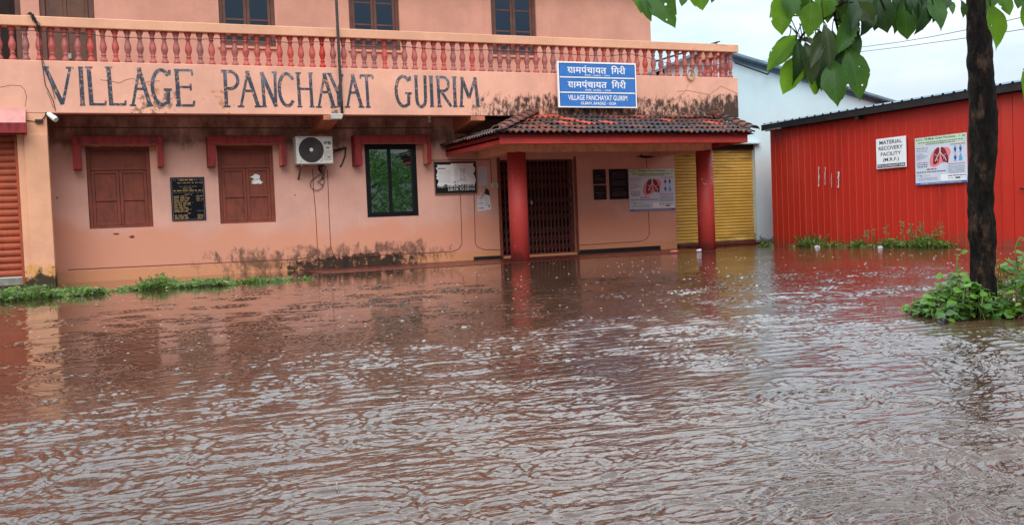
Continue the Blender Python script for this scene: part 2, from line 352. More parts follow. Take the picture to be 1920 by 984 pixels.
def water_mesh():
    rng = np.random.default_rng(12)
    A0, A1, NA, R0, R1, NR = yaw-radians(46), yaw+radians(46), 1150, 1.1, 19.5, 900
    ang = np.linspace(A0, A1, NA); rad = R0*(R1/R0)**np.linspace(0, 1, NR)
    RR, AA = np.meshgrid(rad, ang, indexing='ij'); X = RR*np.sin(AA); Y = RR*np.cos(AA); Z = np.zeros_like(X)
    step = RR*(math.log(R1/R0)/NR)
    # wind ripples: many short waves around one heading
    K = 70
    for i in range(K):
        main = i < 46; lam = .034*(6.0**rng.random()); k = 2*pi/lam
        th = radians(2)+rng.normal(0, radians(13 if main else 32)); ph = rng.uniform(0, 2*pi)
        fade = np.clip(lam/(3.2*step)-.6, 0, 1)
        Z += fade*(WSLOPE*math.sqrt(2/K)/k)*np.sin(k*(X*math.sin(th)+Y*math.cos(th))+ph + 1.5*np.sin(X*1.3+Y*.5+ph*3)+1.5*np.sin(Y*1.1-X*.4+ph*2))
    # gust patches and the calm lee in front of the building
    lee = (X-(Y-4.4))*.7
    pt_ = np.zeros_like(X)
    for i in range(14):
        th = rng.uniform(0, 2*pi); k = rng.uniform(.6, 3.2); pt_ += np.sin(k*(X*math.sin(th)*.6+Y*math.cos(th))+rng.uniform(0, 6))/math.sqrt(7)
    amp = np.clip((lee+1.5+pt_*.8)/3.6, 0, 1); amp = amp*amp*(3-2*amp)
    Z *= (.055+.945*amp)*np.clip(1+.45*pt_, .25, 2)
    # sharper crests, flatter troughs
    sd = .005; Z = Z+ .25*Z*np.clip(Z/sd, -1, 2)
    # raindrop rings
    for i in range(800):
        d = 1.9+rng.random()**.8*12; an = yaw+rng.uniform(-.62, .62); cx, cy = d*math.sin(an), d*math.cos(an)
        r_ = rng.uniform(.02, .26); lam = rng.uniform(.025, .05)*(1+d*.08); ext = r_+3*lam
        i0 = np.searchsorted(rad, d-ext); i1 = np.searchsorted(rad, d+ext); da = ext/d; j0 = np.searchsorted(ang, an-da); j1 = np.searchsorted(ang, an+da)
        if i1 <= i0 or j1 <= j0: continue
        q = np.hypot(X[i0:i1, j0:j1]-cx, Y[i0:i1, j0:j1]-cy)
        Z[i0:i1, j0:j1] += rng.uniform(.18, .45)*lam/(2*pi)*np.exp(-((q-r_)/(1.1*lam))**2)*np.sin(2*pi*(q-r_)/lam)
    edge = np.clip((R1-RR)/2.0, 0, 1)*np.clip((RR-R0)/.1, 0, 1)*np.clip((AA-A0)/.05, 0, 1)*np.clip((A1-AA)/.05, 0, 1)
    Z *= edge
    V = np.stack([X, Y, Z], -1).reshape(-1, 3)
    idx = np.arange(NA*NR).reshape(NR, NA)
    F = np.stack([idx[:-1, :-1], idx[:-1, 1:], idx[1:, 1:], idx[1:, :-1]], -1).reshape(-1, 4)
    # the rest of the flood: flat, joined along the edges of the rippled fan
    ev = []; ef = []
    def fan(a0, a1, r0, r1, n):
        b = len(V)+len(ev)
        for i in range(n+1):
            a = a0+(a1-a0)*i/n; ev.append((r0*sin(a), r0*cos(a), 0)); ev.append((r1*sin(a), r1*cos(a), 0))
        for i in range(n): ef.append((b+2*i, b+2*i+2, b+2*i+3, b+2*i+1))
    fan(A0, A1, .02, R0, 40); fan(A0, A1, R1, 70, 40); fan(A1, A0+2*pi, .02, 70, 90)
    V = np.concatenate([V, np.array(ev)]); F = np.concatenate([F, np.array(ef)])
    me = bpy.data.meshes.new('flood_water'); me.vertices.add(len(V)); me.vertices.foreach_set('co', V.astype(np.float32).ravel())
    me.loops.add(F.size); me.loops.foreach_set('vertex_index', F.astype(np.int32).ravel()[:]); me.polygons.add(len(F)); me.polygons.foreach_set('loop_start', np.arange(0, F.size, 4, dtype=np.int32)); 
    me.polygons.foreach_set('use_smooth', [True]*len(F)); me.update(calc_edges=True); me.validate()
    me.flip_normals() if me.polygons[0].normal.z < 0 else None
    me.materials.append(water_mat()); o = bpy.data.objects.new('flood_water', me); COL.objects.link(o); return o
tag(water_mesh(), kind='structure')

# ------------------------------------------------------------------ THE PINK OFFICE BUILDING
YW, YB, YU = 20.0, 18.9, 20.8           # ground-floor wall, balcony front, upper wall
XL, XR = -6.0, 12.93
hall = thing('office_building', (6, 20, 0), 'two storey pink and peach village office with long balcony and flooded forecourt', 'building')

def wall_holes(mb, x0, x1, z0, z1, y, depth, holes, m=0):
    xs = sorted({x0, x1, *[h[0] for h in holes], *[h[1] for h in holes]}); zs = sorted({z0, z1, *[h[2] for h in holes], *[h[3] for h in holes]})
    for i in range(len(xs)-1):
        for j in range(len(zs)-1):
            cx, cz = (xs[i]+xs[i+1])/2, (zs[j]+zs[j+1])/2
            if any(h[0] < cx < h[1] and h[2] < cz < h[3] for h in holes): continue
            a, b_, c, d = xs[i], xs[i+1], zs[j], zs[j+1]
            mb.poly([(a,y,c), (b_,y,c), (b_,y,d), (a,y,d)], m); mb.poly([(a,y+depth,c), (a,y+depth,d), (b_,y+depth,d), (b_,y+depth,c)], m)
    for a, b_, c, d in holes:
        mb.poly([(a,y,c), (a,y,d), (a,y+depth,d), (a,y+depth,c)], m); mb.poly([(b_,y,c), (b_,y+depth,c), (b_,y+depth,d), (b_,y,d)], m)
        mb.poly([(a,y,d), (b_,y,d), (b_,y+depth,d), (a,y+depth,d)], m); mb.poly([(a,y,c), (a,y+depth,c), (b_,y+depth,c), (b_,y,c)], m)
    for xx in (x0, x1): mb.poly([(xx,y,z0), (xx,y+depth,z0), (xx,y+depth,z1), (xx,y,z1)], m)
    return mb
def rect(px0, py0, px1, py1, Y):
    a, b_ = A(px0, py0, Y), A(px1, py1, Y); return (a.x, b_.x, b_.z, a.z)
W1 = rect(159.5, 275.5, 288, 425, YW); W2 = rect(406, 273.5, 518, 416, YW); W3 = rect(684, 271.5, 784, 403, YW)
GT = (A(940, 400, YW).x, A(1079, 400, YW).x, .05, 2.155)
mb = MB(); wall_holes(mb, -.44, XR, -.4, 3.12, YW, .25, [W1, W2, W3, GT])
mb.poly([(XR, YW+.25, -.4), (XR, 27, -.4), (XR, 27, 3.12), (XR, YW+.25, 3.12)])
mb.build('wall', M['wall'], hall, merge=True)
# pier and left shop bay, flush with the balcony front
ZB0, ZB1 = 2.985, 3.885                 # parapet band bottom and top
SH = (-3.6, A(40, 400, YB).x, 0.06, 2.68)
mb = MB(); wall_holes(mb, XL, -.435, -.4, ZB0-.002, YB, .3, [SH])
mb.poly([(-.435, YB+.3, -.4), (-.435, YW-.002, -.4), (-.435, YW-.002, ZB0), (-.435, YB+.3, ZB0)])
mb.build('shop_pier', M['pier'], hall, merge=True)
MB().box(A(53, 400, YB).x, -.438, YB-.03, YB-.002, -.3, 2.62).build('pilaster', M['pier'], hall, bevel=.008)
mb = MB()                               # orange roller shutter in the bay
def slats(mb, x0, x1, z0, z1, y, pitch, depth, m=0, seg=6):
    n = max(1, round((z1-z0)/pitch)); p = (z1-z0)/n; prof = []
    for i in range(n):
        for k in range(seg): q = k/seg; prof.append((z0+(i+q)*p, y-depth*abs(sin(pi*q))**.6))
    prof.append((z1, y))
    vs = []; 
    for z, yy in prof: vs += [(x0, yy, z), (x1, yy, z)]
    return mb.add(vs, [(2*i, 2*i+1, 2*i+3, 2*i+2) for i in range(len(prof)-1)], m)
shl = slats(MB(), SH[0], SH[1], .2, 2.62, YB+.14, .113, .03).build('roller_shutter', M['orange'], hall)
MB().box(SH[0], SH[1], YB+.08, YB+.16, .02, .195).build('bottom_bar', M['steel'], shl, bevel=.01)
MB().box(SH[1]-.045, SH[1]-.002, YB+.03, YB+.12, .06, 2.6).build('guide_rail', M['orange'], shl, bevel=.006)
c0 = A(48, 230, YB-.32); 
mb = MB(); xa, xb = -4.2, c0.x; zt, zf, zl = A(48, 206, YB).z+.02, c0.z, A(48, 249, YB-.32).z
mb.hexa([(xa, YB-.32, zl), (xb, YB-.32, zl), (xb, YB-.002, zl), (xa, YB-.002, zl)], [(xa, YB-.32, zf), (xb, YB-.32, zf), (xb, YB-.002, zt), (xa, YB-.002, zt)], 0)
mb.m[-5:] = [1, 0, 0, 0, 0]
mb.build('shop_awning', [M['hood'], M['pinkcap']], hall)
# dark interiors behind the openings
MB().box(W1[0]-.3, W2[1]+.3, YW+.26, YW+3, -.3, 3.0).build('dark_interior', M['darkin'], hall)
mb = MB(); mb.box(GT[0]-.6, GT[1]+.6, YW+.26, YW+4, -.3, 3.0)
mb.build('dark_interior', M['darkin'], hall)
# balcony slab / parapet band / soffit
XE = 14.0
mb = MB(); mb.box(XL, XE, YB, YB+.2, ZB0, ZB1)
mb.box(XE-.2, XE, YB+.201, 27, ZB0, ZB1)
mb.build('parapet_band', M['band'], hall, bevel=.012)
mb = MB(); mb.box(XL, XE-.202, YB+.202, 27, ZB0+.07, ZB0+.2); mb.build('balcony_slab', M['soffit'], hall)
# corbels under the band
for px in (607, 884):
    a = A(px, 220, YB).x; b_ = a+.30
    mb = MB(); mb.hexa([(a, YB+.01, ZB0-.10), (b_, YB+.01, ZB0-.10), (b_, YW-.003, ZB0-.26), (a, YW-.003, ZB0-.26)],
                       [(a, YB+.01, ZB0+.068), (b_, YB+.01, ZB0+.068), (b_, YW-.003, ZB0+.068), (a, YW-.003, ZB0+.068)])
    mb.build('corbel', M['soffit'], hall, bevel=.01)
# handrail and balusters
ZR0, ZR1 = 4.46, 4.632
mb = MB(); mb.box(XL, XE+.03, YB-.03, YB+.19, ZR0, ZR1); mb.box(XE-.19, XE+.03, YB+.192, 26, ZR0, ZR1)
rail = mb.build('handrail', M['rail'], hall, bevel=.012)
prof = [(.062, 0), (.062, .045), (.05, .06), (.034, .10), (.04, .115), (.048, .13), (.034, .145), (.036, .165), (.058, .235), (.062, .27), (.055, .31), (.036, .39), (.029, .43), (.045, .445), (.045, .46), (.032, .475), (.05, .52), (.062, .55), (.062, ZR0-ZB1)]
bal0 = MB().lathe((0, 0, 0), prof, 12, 0).build('baluster', M['baluster'], None, smooth=True)
for m_ in (M['baluster'],):
    t_ = m_.node_tree; b_ = t_.nodes['Principled BSDF']; oi = t_.nodes.new('ShaderNodeObjectInfo'); src = b_.inputs['Base Color'].links[0].from_socket
    hs = t_.nodes.new('ShaderNodeHueSaturation'); t_.links.new(src, hs.inputs['Color']); t_.links.new(mrange(t_, oi.outputs['Random'], 0, 1, .72, 1.18, False), hs.inputs['Value']); t_.links.new(mrange(t_, oi.outputs['Random'], 0, 1, .80, 1.1, False), hs.inputs['Saturation']); t_.links.new(hs.outputs[0], b_.inputs['Base Color'])
me_old = bal0.data; me_new = me_old.copy(); me_new.materials[0] = M['balnew']
spots = []
x = A(20, 80, YB).x + .02
while x > XL+.1: x -= .205
while x < XE-.05: spots.append((x+random.uniform(-.006, .006), YB+.09)); x += .205
for k in range(1, 16): spots.append((XE-.1, YB+.09+.205*k))
for i, (bx, by) in enumerate(spots):
    o = bal0 if i == 0 else bal0.copy()
    if i: COL.objects.link(o)
    o.parent = rail; o.location = Vector((bx, by, ZB1)) - Vector((0, 0, 0))
    if abs(bx-A(613, 110, YB+.09).x) < .1: o.data = me_new
# (the handrail sits at the world origin, so world positions hold)
rail.location = rail.location; 
# upper storey
def urect(px0, py0, px1, py1): return rect(px0, py0, px1, py1, YU)
UZ0 = A(460, 88, YU).z
ZH = 6.65
WA_ = (A(411, 40, YU).x, A(516, 40, YU).x, A(460, 87, YU).z, ZH-.5); WB_ = (A(655, 40, YU).x, A(749, 40, YU).x, A(700, 94, YU).z, ZH-.5)
WC_ = (A(922, 60, YU).x, A(1006, 60, YU).x, A(960, 104, YU).z, ZH-.5)
DA = (A(-70, 60, YU).x, A(41, 60, YU).x, 3.3, ZH-.6); DB = (A(76, 60, YU).x, A(179, 60, YU).x, 3.3, ZH-.6)
mb = MB(); wall_holes(mb, XL, 12.9, 3.18, 6.5, YU, .22, [WA_, WB_, WC_, DA, DB])
mb.poly([(12.9, YU+.22, 3.18), (12.9, 27, 3.18), (12.9, 27, 6.5), (12.9, YU+.22, 6.5)])
mb.build('upper_wall', M['upper'], hall, merge=True)
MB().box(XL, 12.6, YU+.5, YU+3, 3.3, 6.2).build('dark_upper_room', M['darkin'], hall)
mb = MB(); mb.hexa([(XL-.5, YU-.5, 6.45), (13.3, YU-.5, 6.45), (13.3, 28, 6.45), (XL-.5, 28, 6.45)], [(XL-.5, YU-.5, 6.56), (13.3, YU-.5, 6.56), (13.3, 28, 6.7), (XL-.5, 28, 6.7)])
mb.build('main_roof', M['tile_mid'], hall)

def glassmat(name, tint, rough=.03, wav=.02):
    m, t, b = _mat(name); P = pos(t)
    b.inputs['Base Color'].default_value = tint; b.inputs['Metallic'].default_value = 1.0; b.inputs['Roughness'].default_value = rough
    bump(t, b, noise(t, P, 1.6, 2, .5), wav, .05); return m
M['mirror'] = glassmat('reflective_film_glass', (.30, .38, .36, 1), .015, .03)
M['pane'] = glassmat('dark_window_glass', (.07, .095, .13, 1), .04, .05)
def casement(r, nbar):
    x0, x1, z0, z1 = r; y = YU+.05; fw = .075
    mb = MB(); mb.box(x0, x0+fw, y, y+.09, z0, z1); mb.box(x1-fw, x1, y, y+.09, z0, z1); mb.box(x0+fw+.001, x1-fw-.001, y, y+.09, z0, z0+fw); mb.box(x0+fw+.001, x1-fw-.001, y, y+.09, z1-fw, z1)
    xm = (x0+x1)/2
    fr = mb.build('window', M['brown'], hall, bevel=.006)
    for a, b_ in ((x0+fw+.004, xm-.004), (xm+.004, x1-fw-.004)):
        sb = MB(); s = .06; ya, yb = y+.02, y+.06; za, zb = z0+fw+.004, z1-fw-.004
        sb.box(a, a+s, ya, yb, za, zb); sb.box(b_-s, b_, ya, yb, za, zb); sb.box(a+s+.001, b_-s-.001, ya, yb, za, za+s); sb.box(a+s+.001, b_-s-.001, ya, yb, zb-s, zb)
        for k in range(nbar):
            zz = za+(zb-za)*(k+1)/(nbar+1); sb.box(a+s+.001, b_-s-.001, ya+.004, yb-.004, zz-.018, zz+.018)
        sb.build('sash', M['brown'], fr, bevel=.005)
        MB().box(a+.02, b_-.02, y+.036, y+.044, za+.02, zb-.02).build('pane', M['pane'], fr)
    MB().box(x0-.05, x1+.05, YU-.05, YU-.002, z0-.05, z0-.003).build('sill', M['upper'], fr)
for r in (WA_, WB_, WC_): casement(r, 2)
def panel_door(r, m):
    x0, x1, z0, z1 = r; y = YU+.06; f = MB()
    f.box(x0, x0+.1, y-.02, y+.08, z0, z1); f.box(x1-.1, x1, y-.02, y+.08, z0, z1); f.box(x0+.101, x1-.101, y-.02, y+.08, z1-.1, z1)
    d = f.build('door', M['brown'], hall, bevel=.006); xm = (x0+x1)/2
    for a, b_ in ((x0+.105, xm-.003), (xm+.003, x1-.105)):
        q = MB(); q.box(a, b_, y+.02, y+.05, z0, z1-.105)
        for (c, e) in ((z0+.15, z0+.75), (z0+.85, z0+1.35), (z0+1.45, z1-.25)):
            q.box(a+.07, b_-.07, y+.008, y+.018, c, e)
        q.build('door_leaf', m, d, bevel=.006)
    MB().box(xm-.05, xm+.03, y-.01, y+.006, z0+.95, z0+1.05).build('padlock_hasp', M['steel'], d)
panel_door(DA, M['darkin']); panel_door(DB, M['door'])

# ground-floor shuttered windows
def shutters(r, torn):
    x0, x1, z0, z1 = r; y = YW+.07; H = z1-z0; fw = .07; xm = (x0+x1)/2; zt = z0+H*.73
    f = MB(); f.box(x0, x0+fw, y-.01, y+.1, z0, z1); f.box(x1-fw, x1, y-.01, y+.1, z0, z1)
    f.box(x0+fw+.001, x1-fw-.001, y-.01, y+.1, z1-fw, z1); f.box(x0+fw+.001, x1-fw-.001, y-.01, y+.1, z0, z0+fw*.7); f.box(x0+fw+.001, x1-fw-.001, y-.015, y+.1, zt-.025, zt+.025)
    fr = f.build('shuttered_window', M['wood'], hall, bevel=.006)
    MB().box(x0+fw+.002, x1-fw-.002, y+.03, y+.06, zt+.027, z1-fw-.002).build('transom_panel', M['wood'], fr)
    for a, b_ in ((x0+fw+.003, xm-.003), (xm+.003, x1-fw-.003)):
        q = MB(); za, zb = z0+fw*.7+.003, zt-.028; zm = za+(zb-za)*.47; s = .055
        q.box(a, a+s, y+.005, y+.045, za, zb); q.box(b_-s, b_, y+.005, y+.045, za, zb)
        for zc in (za, zm-s*.5, zb-s): q.box(a+s+.001, b_-s-.001, y+.005, y+.045, zc, zc+s)
        q.box(a+s+.002, b_-s-.002, y+.028, y+.04, za+.02, zb-.02)
        q.build('shutter_leaf', M['wood'], fr, bevel=.005)
    if torn:
        rnd = random.Random(3)
        for (cx, cz, wx, wz) in ((.56, .60, .13, .05), (.58, .53, .15, .045)):
            p = MB(); pts = []
            for k in range(14):
                q = 2*pi*k/14; rr = 1+rnd.uniform(-.35, .3)
                pts.append((x0+(x1-x0)*(cx+.12)+cos(q)*wx*rr*.75, y+.024-(.002 if cz > .55 else 0), z0+H*cz+sin(q)*wz*rr))
            p.poly(pts)
            p.build('torn_sticker', M['paper'], fr)
shutters(W1, False); shutters(W2, True)
# dark sliding window
x0, x1, z0, z1 = W3; y = YW+.02
f = MB(); fw = .085
f.box(x0-.01, x0+fw, y-.03, y+.1, z0-.01, z1+.01); f.box(x1-fw, x1+.01, y-.03, y+.1, z0-.01, z1+.01); f.box(x0+fw+.001, x1-fw-.001, y-.03, y+.1, z0-.01, z0+fw); f.box(x0+fw+.001, x1-fw-.001, y-.03, y+.1, z1-fw*1.15, z1+.01)
xm = x0+(x1-x0)*.47; f.box(xm-.035, xm+.035, y-.012, y+.08, z0+fw+.001, z1-fw*1.15-.001)
fr = f.build('sliding_window', M['blackframe'], hall, bevel=.004)
MB().box(x0+fw-.01, xm, y+.012, y+.02, z0+fw-.01, z1-fw).build('pane', M['mirror'], fr)
MB().box(xm, x1-fw+.01, y+.03, y+.038, z0+fw-.01, z1-fw).build('pane', M['mirror'], fr)
# hoods over the three windows
def hood(pl, pr, pt, slab, fl, fr_):
    Yh = YW-.28
    a = A(pl, pt, Yh); b_ = A(pr, pt, Yh); zt = a.z; zs = A((pl+pr)/2, slab, Yh).z; tl = .15
    zl, zr = A(pl, fl, Yh).z, A(pr, fr_, Yh).z
    mb = MB(); mb.box(a.x, b_.x, Yh, YW-.002, zs, zt)
    mb.box(a.x, a.x+tl, Yh, YW-.002, zl, zs-.001); mb.box(b_.x-tl*.7, b_.x, Yh, YW-.002, zr, zs-.001)
    o = mb.build('window_hood', [M['hood'], M['hoodin'], M['hoodtop']], hall)
    for p in o.data.polygons:
        n = p.normal; c = p.center
        if n.z > .9: p.material_index = 2
        elif n.z < -.9 and c.z > zs-.05: p.material_index = 1
        elif n.x < -.9 and c.x > (a.x+b_.x)/2: p.material_index = 1
        elif n.x > .9 and c.x < (a.x+b_.x)/2: p.material_index = 1
    md = o.modifiers.new('bevel', 'BEVEL'); md.width = .01; md.segments = 2
hood(134, 304.5, 254.5, 270.5, 318, 313); hood(388, 535.5, 254.5, 270, 313, 310); hood(664, 807.5, 253, 268.5, 311, 307)
# wall grooves and skirting
def strip(path, wdt, Y, off=.003):
    return [(Vector((p.x, Y-off, p.z))) for p in path]
def groove(pts, r=.008):
    MB().tube([(A(px, py, YW).x, YW-.001, A(px, py, YW).z) for px, py in pts], r, 5).build('wall_groove', M['groove'], hall)
groove([(128, 505.5), (300, 497.5), (470, 489.5), (560, 485.5), (582, 482), (593, 474), (595, 462), (592, 400), (588, 357), (586, 316)])
groove([(614, 318), (617, 400), (620, 462), (624, 474), (634, 480), (650, 481), (760, 476), (848, 471.5), (860, 467), (866, 457), (865, 420), (863, 364)])
groove([(889, 364), (890, 410), (891, 455), (895, 463), (908, 468), (938, 468)])
groove([(1082, 460), (1150, 455.5), (1200, 452.5), (1212, 448), (1217.5, 440), (1216, 396)]); groove([(1213, 315), (1211, 292)])
groove([(100, 239), (360, 240), (640, 240.5), (812, 240)], .012)
groove([(806, 301), (860, 300), (919, 299.5), (922, 342)], .009)
mb = MB(); mb.box(A(1083, 470, YW).x, A(1238, 470, YW).x, YW-.02, YW-.002, -.1, .10); mb.build('skirting', M['gutter'], hall); mb = MB(); mb.box(A(888, 480, YW).x, GT[0]-.01, YW-.02, YW-.002, -.1, .075)
mb.build('skirting', M['gutter'], hall)
mb = MB(); mb.box(A(560, 500, YW).x, XR, 17.6, YW-.003, -.3, .006); mb.build('porch_floor', M['plinthred'], hall)
# hairline cracks and chipped plaster
for ln in ([(-5, 165), (20, 160), (38, 161), (46, 168), (50, 182), (47, 200)], [(188, 150), (205, 152), (224, 156), (236, 150), (250, 147), (262, 158), (280, 153), (300, 152)], [(88, 172), (96, 190), (100, 203)], [(1270, 172), (1290, 170), (1330, 178), (1352, 162), (1375, 172), (1384, 176)]):
    MB().tube([(A(x, y, YB).x, YB-.0005, A(x, y, YB).z) for x, y in ln], .0045, 4).build('plaster_crack', M['groove'], hall)
rnd = random.Random(8)
for (px, py, w_, h_) in ((218, 438.5, .075, .022), (248, 444, .06, .03), (107, 371, .02, .02), (553, 366, .02, .015)):
    c = A(px, py, YW); MB().poly([(c.x+cos(k*pi/6)*w_*rnd.uniform(.6, 1.2), YW-.0015, c.z+sin(k*pi/6)*h_*rnd.uniform(.6, 1.2)) for k in range(12)]).build('plaster_chip', M['groove'], hall)
# collapsible gate
def gate(xa, xb):
    y = YW+.06; zb, zt = GT[2]+.03, GT[3]-.04
    mb = MB(); n = max(2, round((xb-xa)/.095)); st = (xb-xa)/n
    for i in range(n+1): mb.box(xa+i*st-.010, xa+i*st+.010, y, y+.02, zb, zt)
    leaf = mb.build('gate_leaf', M['grille'], hall)
    lt = MB(); k = 0
    for band in ((zb+.05, zb+.62), (zb+.72, zb+1.28), (zt-.62, zt-.05)):
        hh = (band[1]-band[0])/3
        for r in range(3):
            for i in range(n):
                a, b_ = xa+i*st, xa+(i+1)*st; c, d = band[0]+r*hh, band[0]+(r+1)*hh
                lt.tube([(a, y-.008, c), (b_, y-.008, d)], .006, 4); lt.tube([(a, y+.028, d), (b_, y+.028, c)], .006, 4)
    lt.build('lattice', M['grille'], leaf)
    t = MB(); t.box(xa, xb, y-.012, y+.03, zb-.03, zb-.002); t.box(xa, xb, y-.012, y+.03, zt+.002, zt+.035); t.build('track', M['grille'], leaf)
gm = A(985, 400, YW).x
a, b_ = A(1002, 333, YW+.9), A(1040, 364, YW+.9); mb = MB(); mb.box(a.x, b_.x, YW+.9, YW+.92, b_.z, a.z); mb.box(a.x+.1, b_.x+.0, YW+.9, YW+.92, a.z+.03, a.z+.28)
indoor = tag(mb.build('indoor_notice', M['paper']), 'pale sheet hanging in the dark doorway behind the collapsible gate', 'notice')
gate(GT[0]+.03, A(966, 400, YW).x); gate(gm, GT[1]-.03)
mb = MB(); p = A(997.5, 379, YW-.02); mb.lathe((p.x, YW-.0, p.z), [(.03, 0), (.035, .02), (.02, .05)], 8, 0, 'y'); mb.box(p.x-.02, p.x+.02, YW-.01, YW+.04, p.z-.05, p.z); mb.build('padlock', M['steel'], hall)
mb = MB(); mb.box(GT[0]-.06, GT[0]+.002, YW-.03, YW-.002, .04, 2.2); mb.build('gate_frame', M['wood'], hall); mb = MB(); mb.box(GT[1]-.002, GT[1]+.05, YW-.03, YW-.002, .04, 2.2); mb.build('gate_frame', M['wood'], hall)

# porch: pillars, beams, fascia, tiles
YE = 17.0
for (px, py) in ((979, 490), (1332, 470)):
    c = A(px, py-100, 18.05)
    r = .19 if px < 1000 else .185
    MB().lathe((c.x, 18.05+r, -.35), [(r, 0), (r, 2.53)], 28).build('pillar', M['red'], hall, smooth=False).data.polygons.foreach_set('use_smooth', [True]*28+[False]*2)
cp = A(1332, 370, 18.05)
for ln in ([(1334.5, 331), (1335, 338), (1336, 344.5), (1331, 344)], [(1331, 331), (1333, 331)], [(1319, 334), (1320, 338)], [(1320, 343), (1323, 345.5), (1326, 344)], [(1331, 310.5), (1334, 310.5)]):
    P2 = []
    for x, y in ln:
        q = A(x, y, 18.06); dx = max(-.17, min(.17, q.x-cp.x)); P2.append((cp.x+dx, 18.05+.185-math.sqrt(.185**2-dx*dx)-.001, q.z))
    MB().tube(P2, .005, 4).build('tape_residue', M['lungwhite'], hall)
XPL, XPR = A(979, 390, 18.05).x, A(1329, 390, 18.05).x
ZBM = 2.17
mb = MB(); mb.box(XPL-.16, XPR+.14, 18.06, 18.36, ZBM, 2.33)
mb.box(XPL-.15, XPL+.13, 18.362, YW-.003, ZBM+.004, 2.33); mb.box(XPR-.15, XPR+.13, 18.362, YW-.003, ZBM+.004, 2.33)
mb.build('porch_beam', M['beam'], hall, bevel=.012)
exl, exr = 7.22, 12.80
ZF0, ZF1 = 2.245, 2.45
mb = MB(); mb.box(exl, exr, YE+.04, YW-.003, ZF0+.085, ZF0+.12); mb.build('porch_ceiling', M['beam'], hall)
fa = MB(); fa.box(exl, exr, YE, YE+.035, ZF0, ZF1); fa.box(exl, exl+.035, YE+.036, YW-.003, ZF0, ZF1)
fa.hexa([(exr-.035, YE+.036, ZF0), (exr, YE+.036, ZF0), (exr, YW-.003, ZF0), (exr-.035, YW-.003, ZF0)], [(exr-.035, YE+.036, ZF1), (exr, YE+.036, ZF1), (exr, YW-.003, ZF1), (exr-.035, YW-.003, ZF1)])
fa.build('fascia', M['fascia'], hall, bevel=.006)
# hipped tile roof; every course is one strip of corrugated tiles with its own lower lip
ZTOP = 2.99; YT = YB-.01
hipL = (A(1001, 207, YT).x, YT, ZTOP); hipR = (A(1338, 212, YT).x, YT, ZTOP)
oh = .10
eL, eR = (exl-oh, YE-oh, ZF1-.02), (exr+oh, YE-oh, ZF1-.02)
def lerp(a, b, t): return tuple(a[i]+(b[i]-a[i])*t for i in range(3))
def tiles(bl, br, tl, tr, courses, period=.128):
    mb = MB(); rnd = random.Random(11)
    U = (Vector(br)-Vector(bl)).normalized()
    nrm = U.cross((Vector(tl)-Vector(bl))).normalized()
    if nrm.z < 0: nrm = -nrm
    blv = Vector(bl); tot = (Vector(br)-blv).length
    up = Vector(tl)-blv; up = up - U*up.dot(U)
    for c in range(courses):
        t0, t1 = c/courses, min(1, (c+1.25)/courses)
        s0, s1 = (Vector(lerp(bl, tl, t0))-blv).dot(U), (Vector(lerp(br, tr, t0))-blv).dot(U)
        q0, q1 = (Vector(lerp(bl, tl, t1))-blv).dot(U), (Vector(lerp(br, tr, t1))-blv).dot(U)
        s = s0 + rnd.uniform(0, .05)
        while s < s1-.03:
            e = min(s+period*2, s1)          # one tile = two corrugations
            jl = rnd.uniform(-.012, .012); jt = rnd.uniform(-.006, .010)
            topf = max(min((s+e)/2, q1), q0)
            # clip upper end against the hips
            tt = t1
            if (s+e)/2 < q0 and s0 != q0: tt = t0+(t1-t0)*max(.12, ((s+e)/2-s0)/(q0-s0))
            if (s+e)/2 > q1 and s1 != q1: tt = t0+(t1-t0)*max(.12, (s1-(s+e)/2)/(s1-q1))
            nseg = 12; lo = []; hi = []; lo2 = []
            for k in range(nseg+1):
                ss = s+(e-s)*k/nseg; ph = k/nseg*2*2*pi*((e-s)/(period*2))
                hgt = .020*sin(ph)+.004*sin(2*ph)
                B = blv+U*ss+up*t0+nrm*(.052+hgt+jt)-up.normalized()*(.02+jl); T = blv+U*ss+up*tt+nrm*(.012+hgt*.9+jt)
                lo.append(B); hi.append(T); lo2.append(B-nrm*.022)
            vs = lo+hi+lo2; n1 = nseg+1
            fs = [(k, k+1, n1+k+1, n1+k) for k in range(nseg)]+[(2*n1+k, 2*n1+k+1, k+1, k) for k in range(nseg)]
            cl = mnoise.noise(Vector((s*1.3, c*.9, 3.1)))
            pr = .0+.065*c+.32*max(0, cl)
            r = rnd.random(); m = 2 if r < pr*.8 else (1 if r < pr*1.6+.16 else 0)
            mb.add(vs, fs, m); s = e
    return mb
tm = [M['tile_dark'], M['tile_mid'], M['tile_red']]
tb = tiles(eL, eR, hipL, hipR, 5)
tb2 = tiles((eL[0], YW, eL[2]), eL, (hipL[0], YW, ZTOP), hipL, 4)
tb3 = tiles(eR, (eR[0], YW, eR[2]), hipR, (hipR[0], YW, ZTOP), 4)
for q in (tb2, tb3): tb.add(q.v, q.f, 0); tb.m[-len(q.m):] = q.m
roof = tb.build('tiled_roof', tm, hall)
mb = MB()
for quad in ((eL, eR, hipR, hipL), ((eL[0], YW-.01, eL[2]), eL, hipL, (hipL[0], YW-.01, ZTOP)), (eR, (eR[0], YW-.01, eR[2]), (hipR[0], YW-.01, ZTOP), hipR)):
    mb.poly([Vector(p)-Vector((0, 0, .02)) for p in quad])
mb.build('roof_decking', M['gutter'], roof)
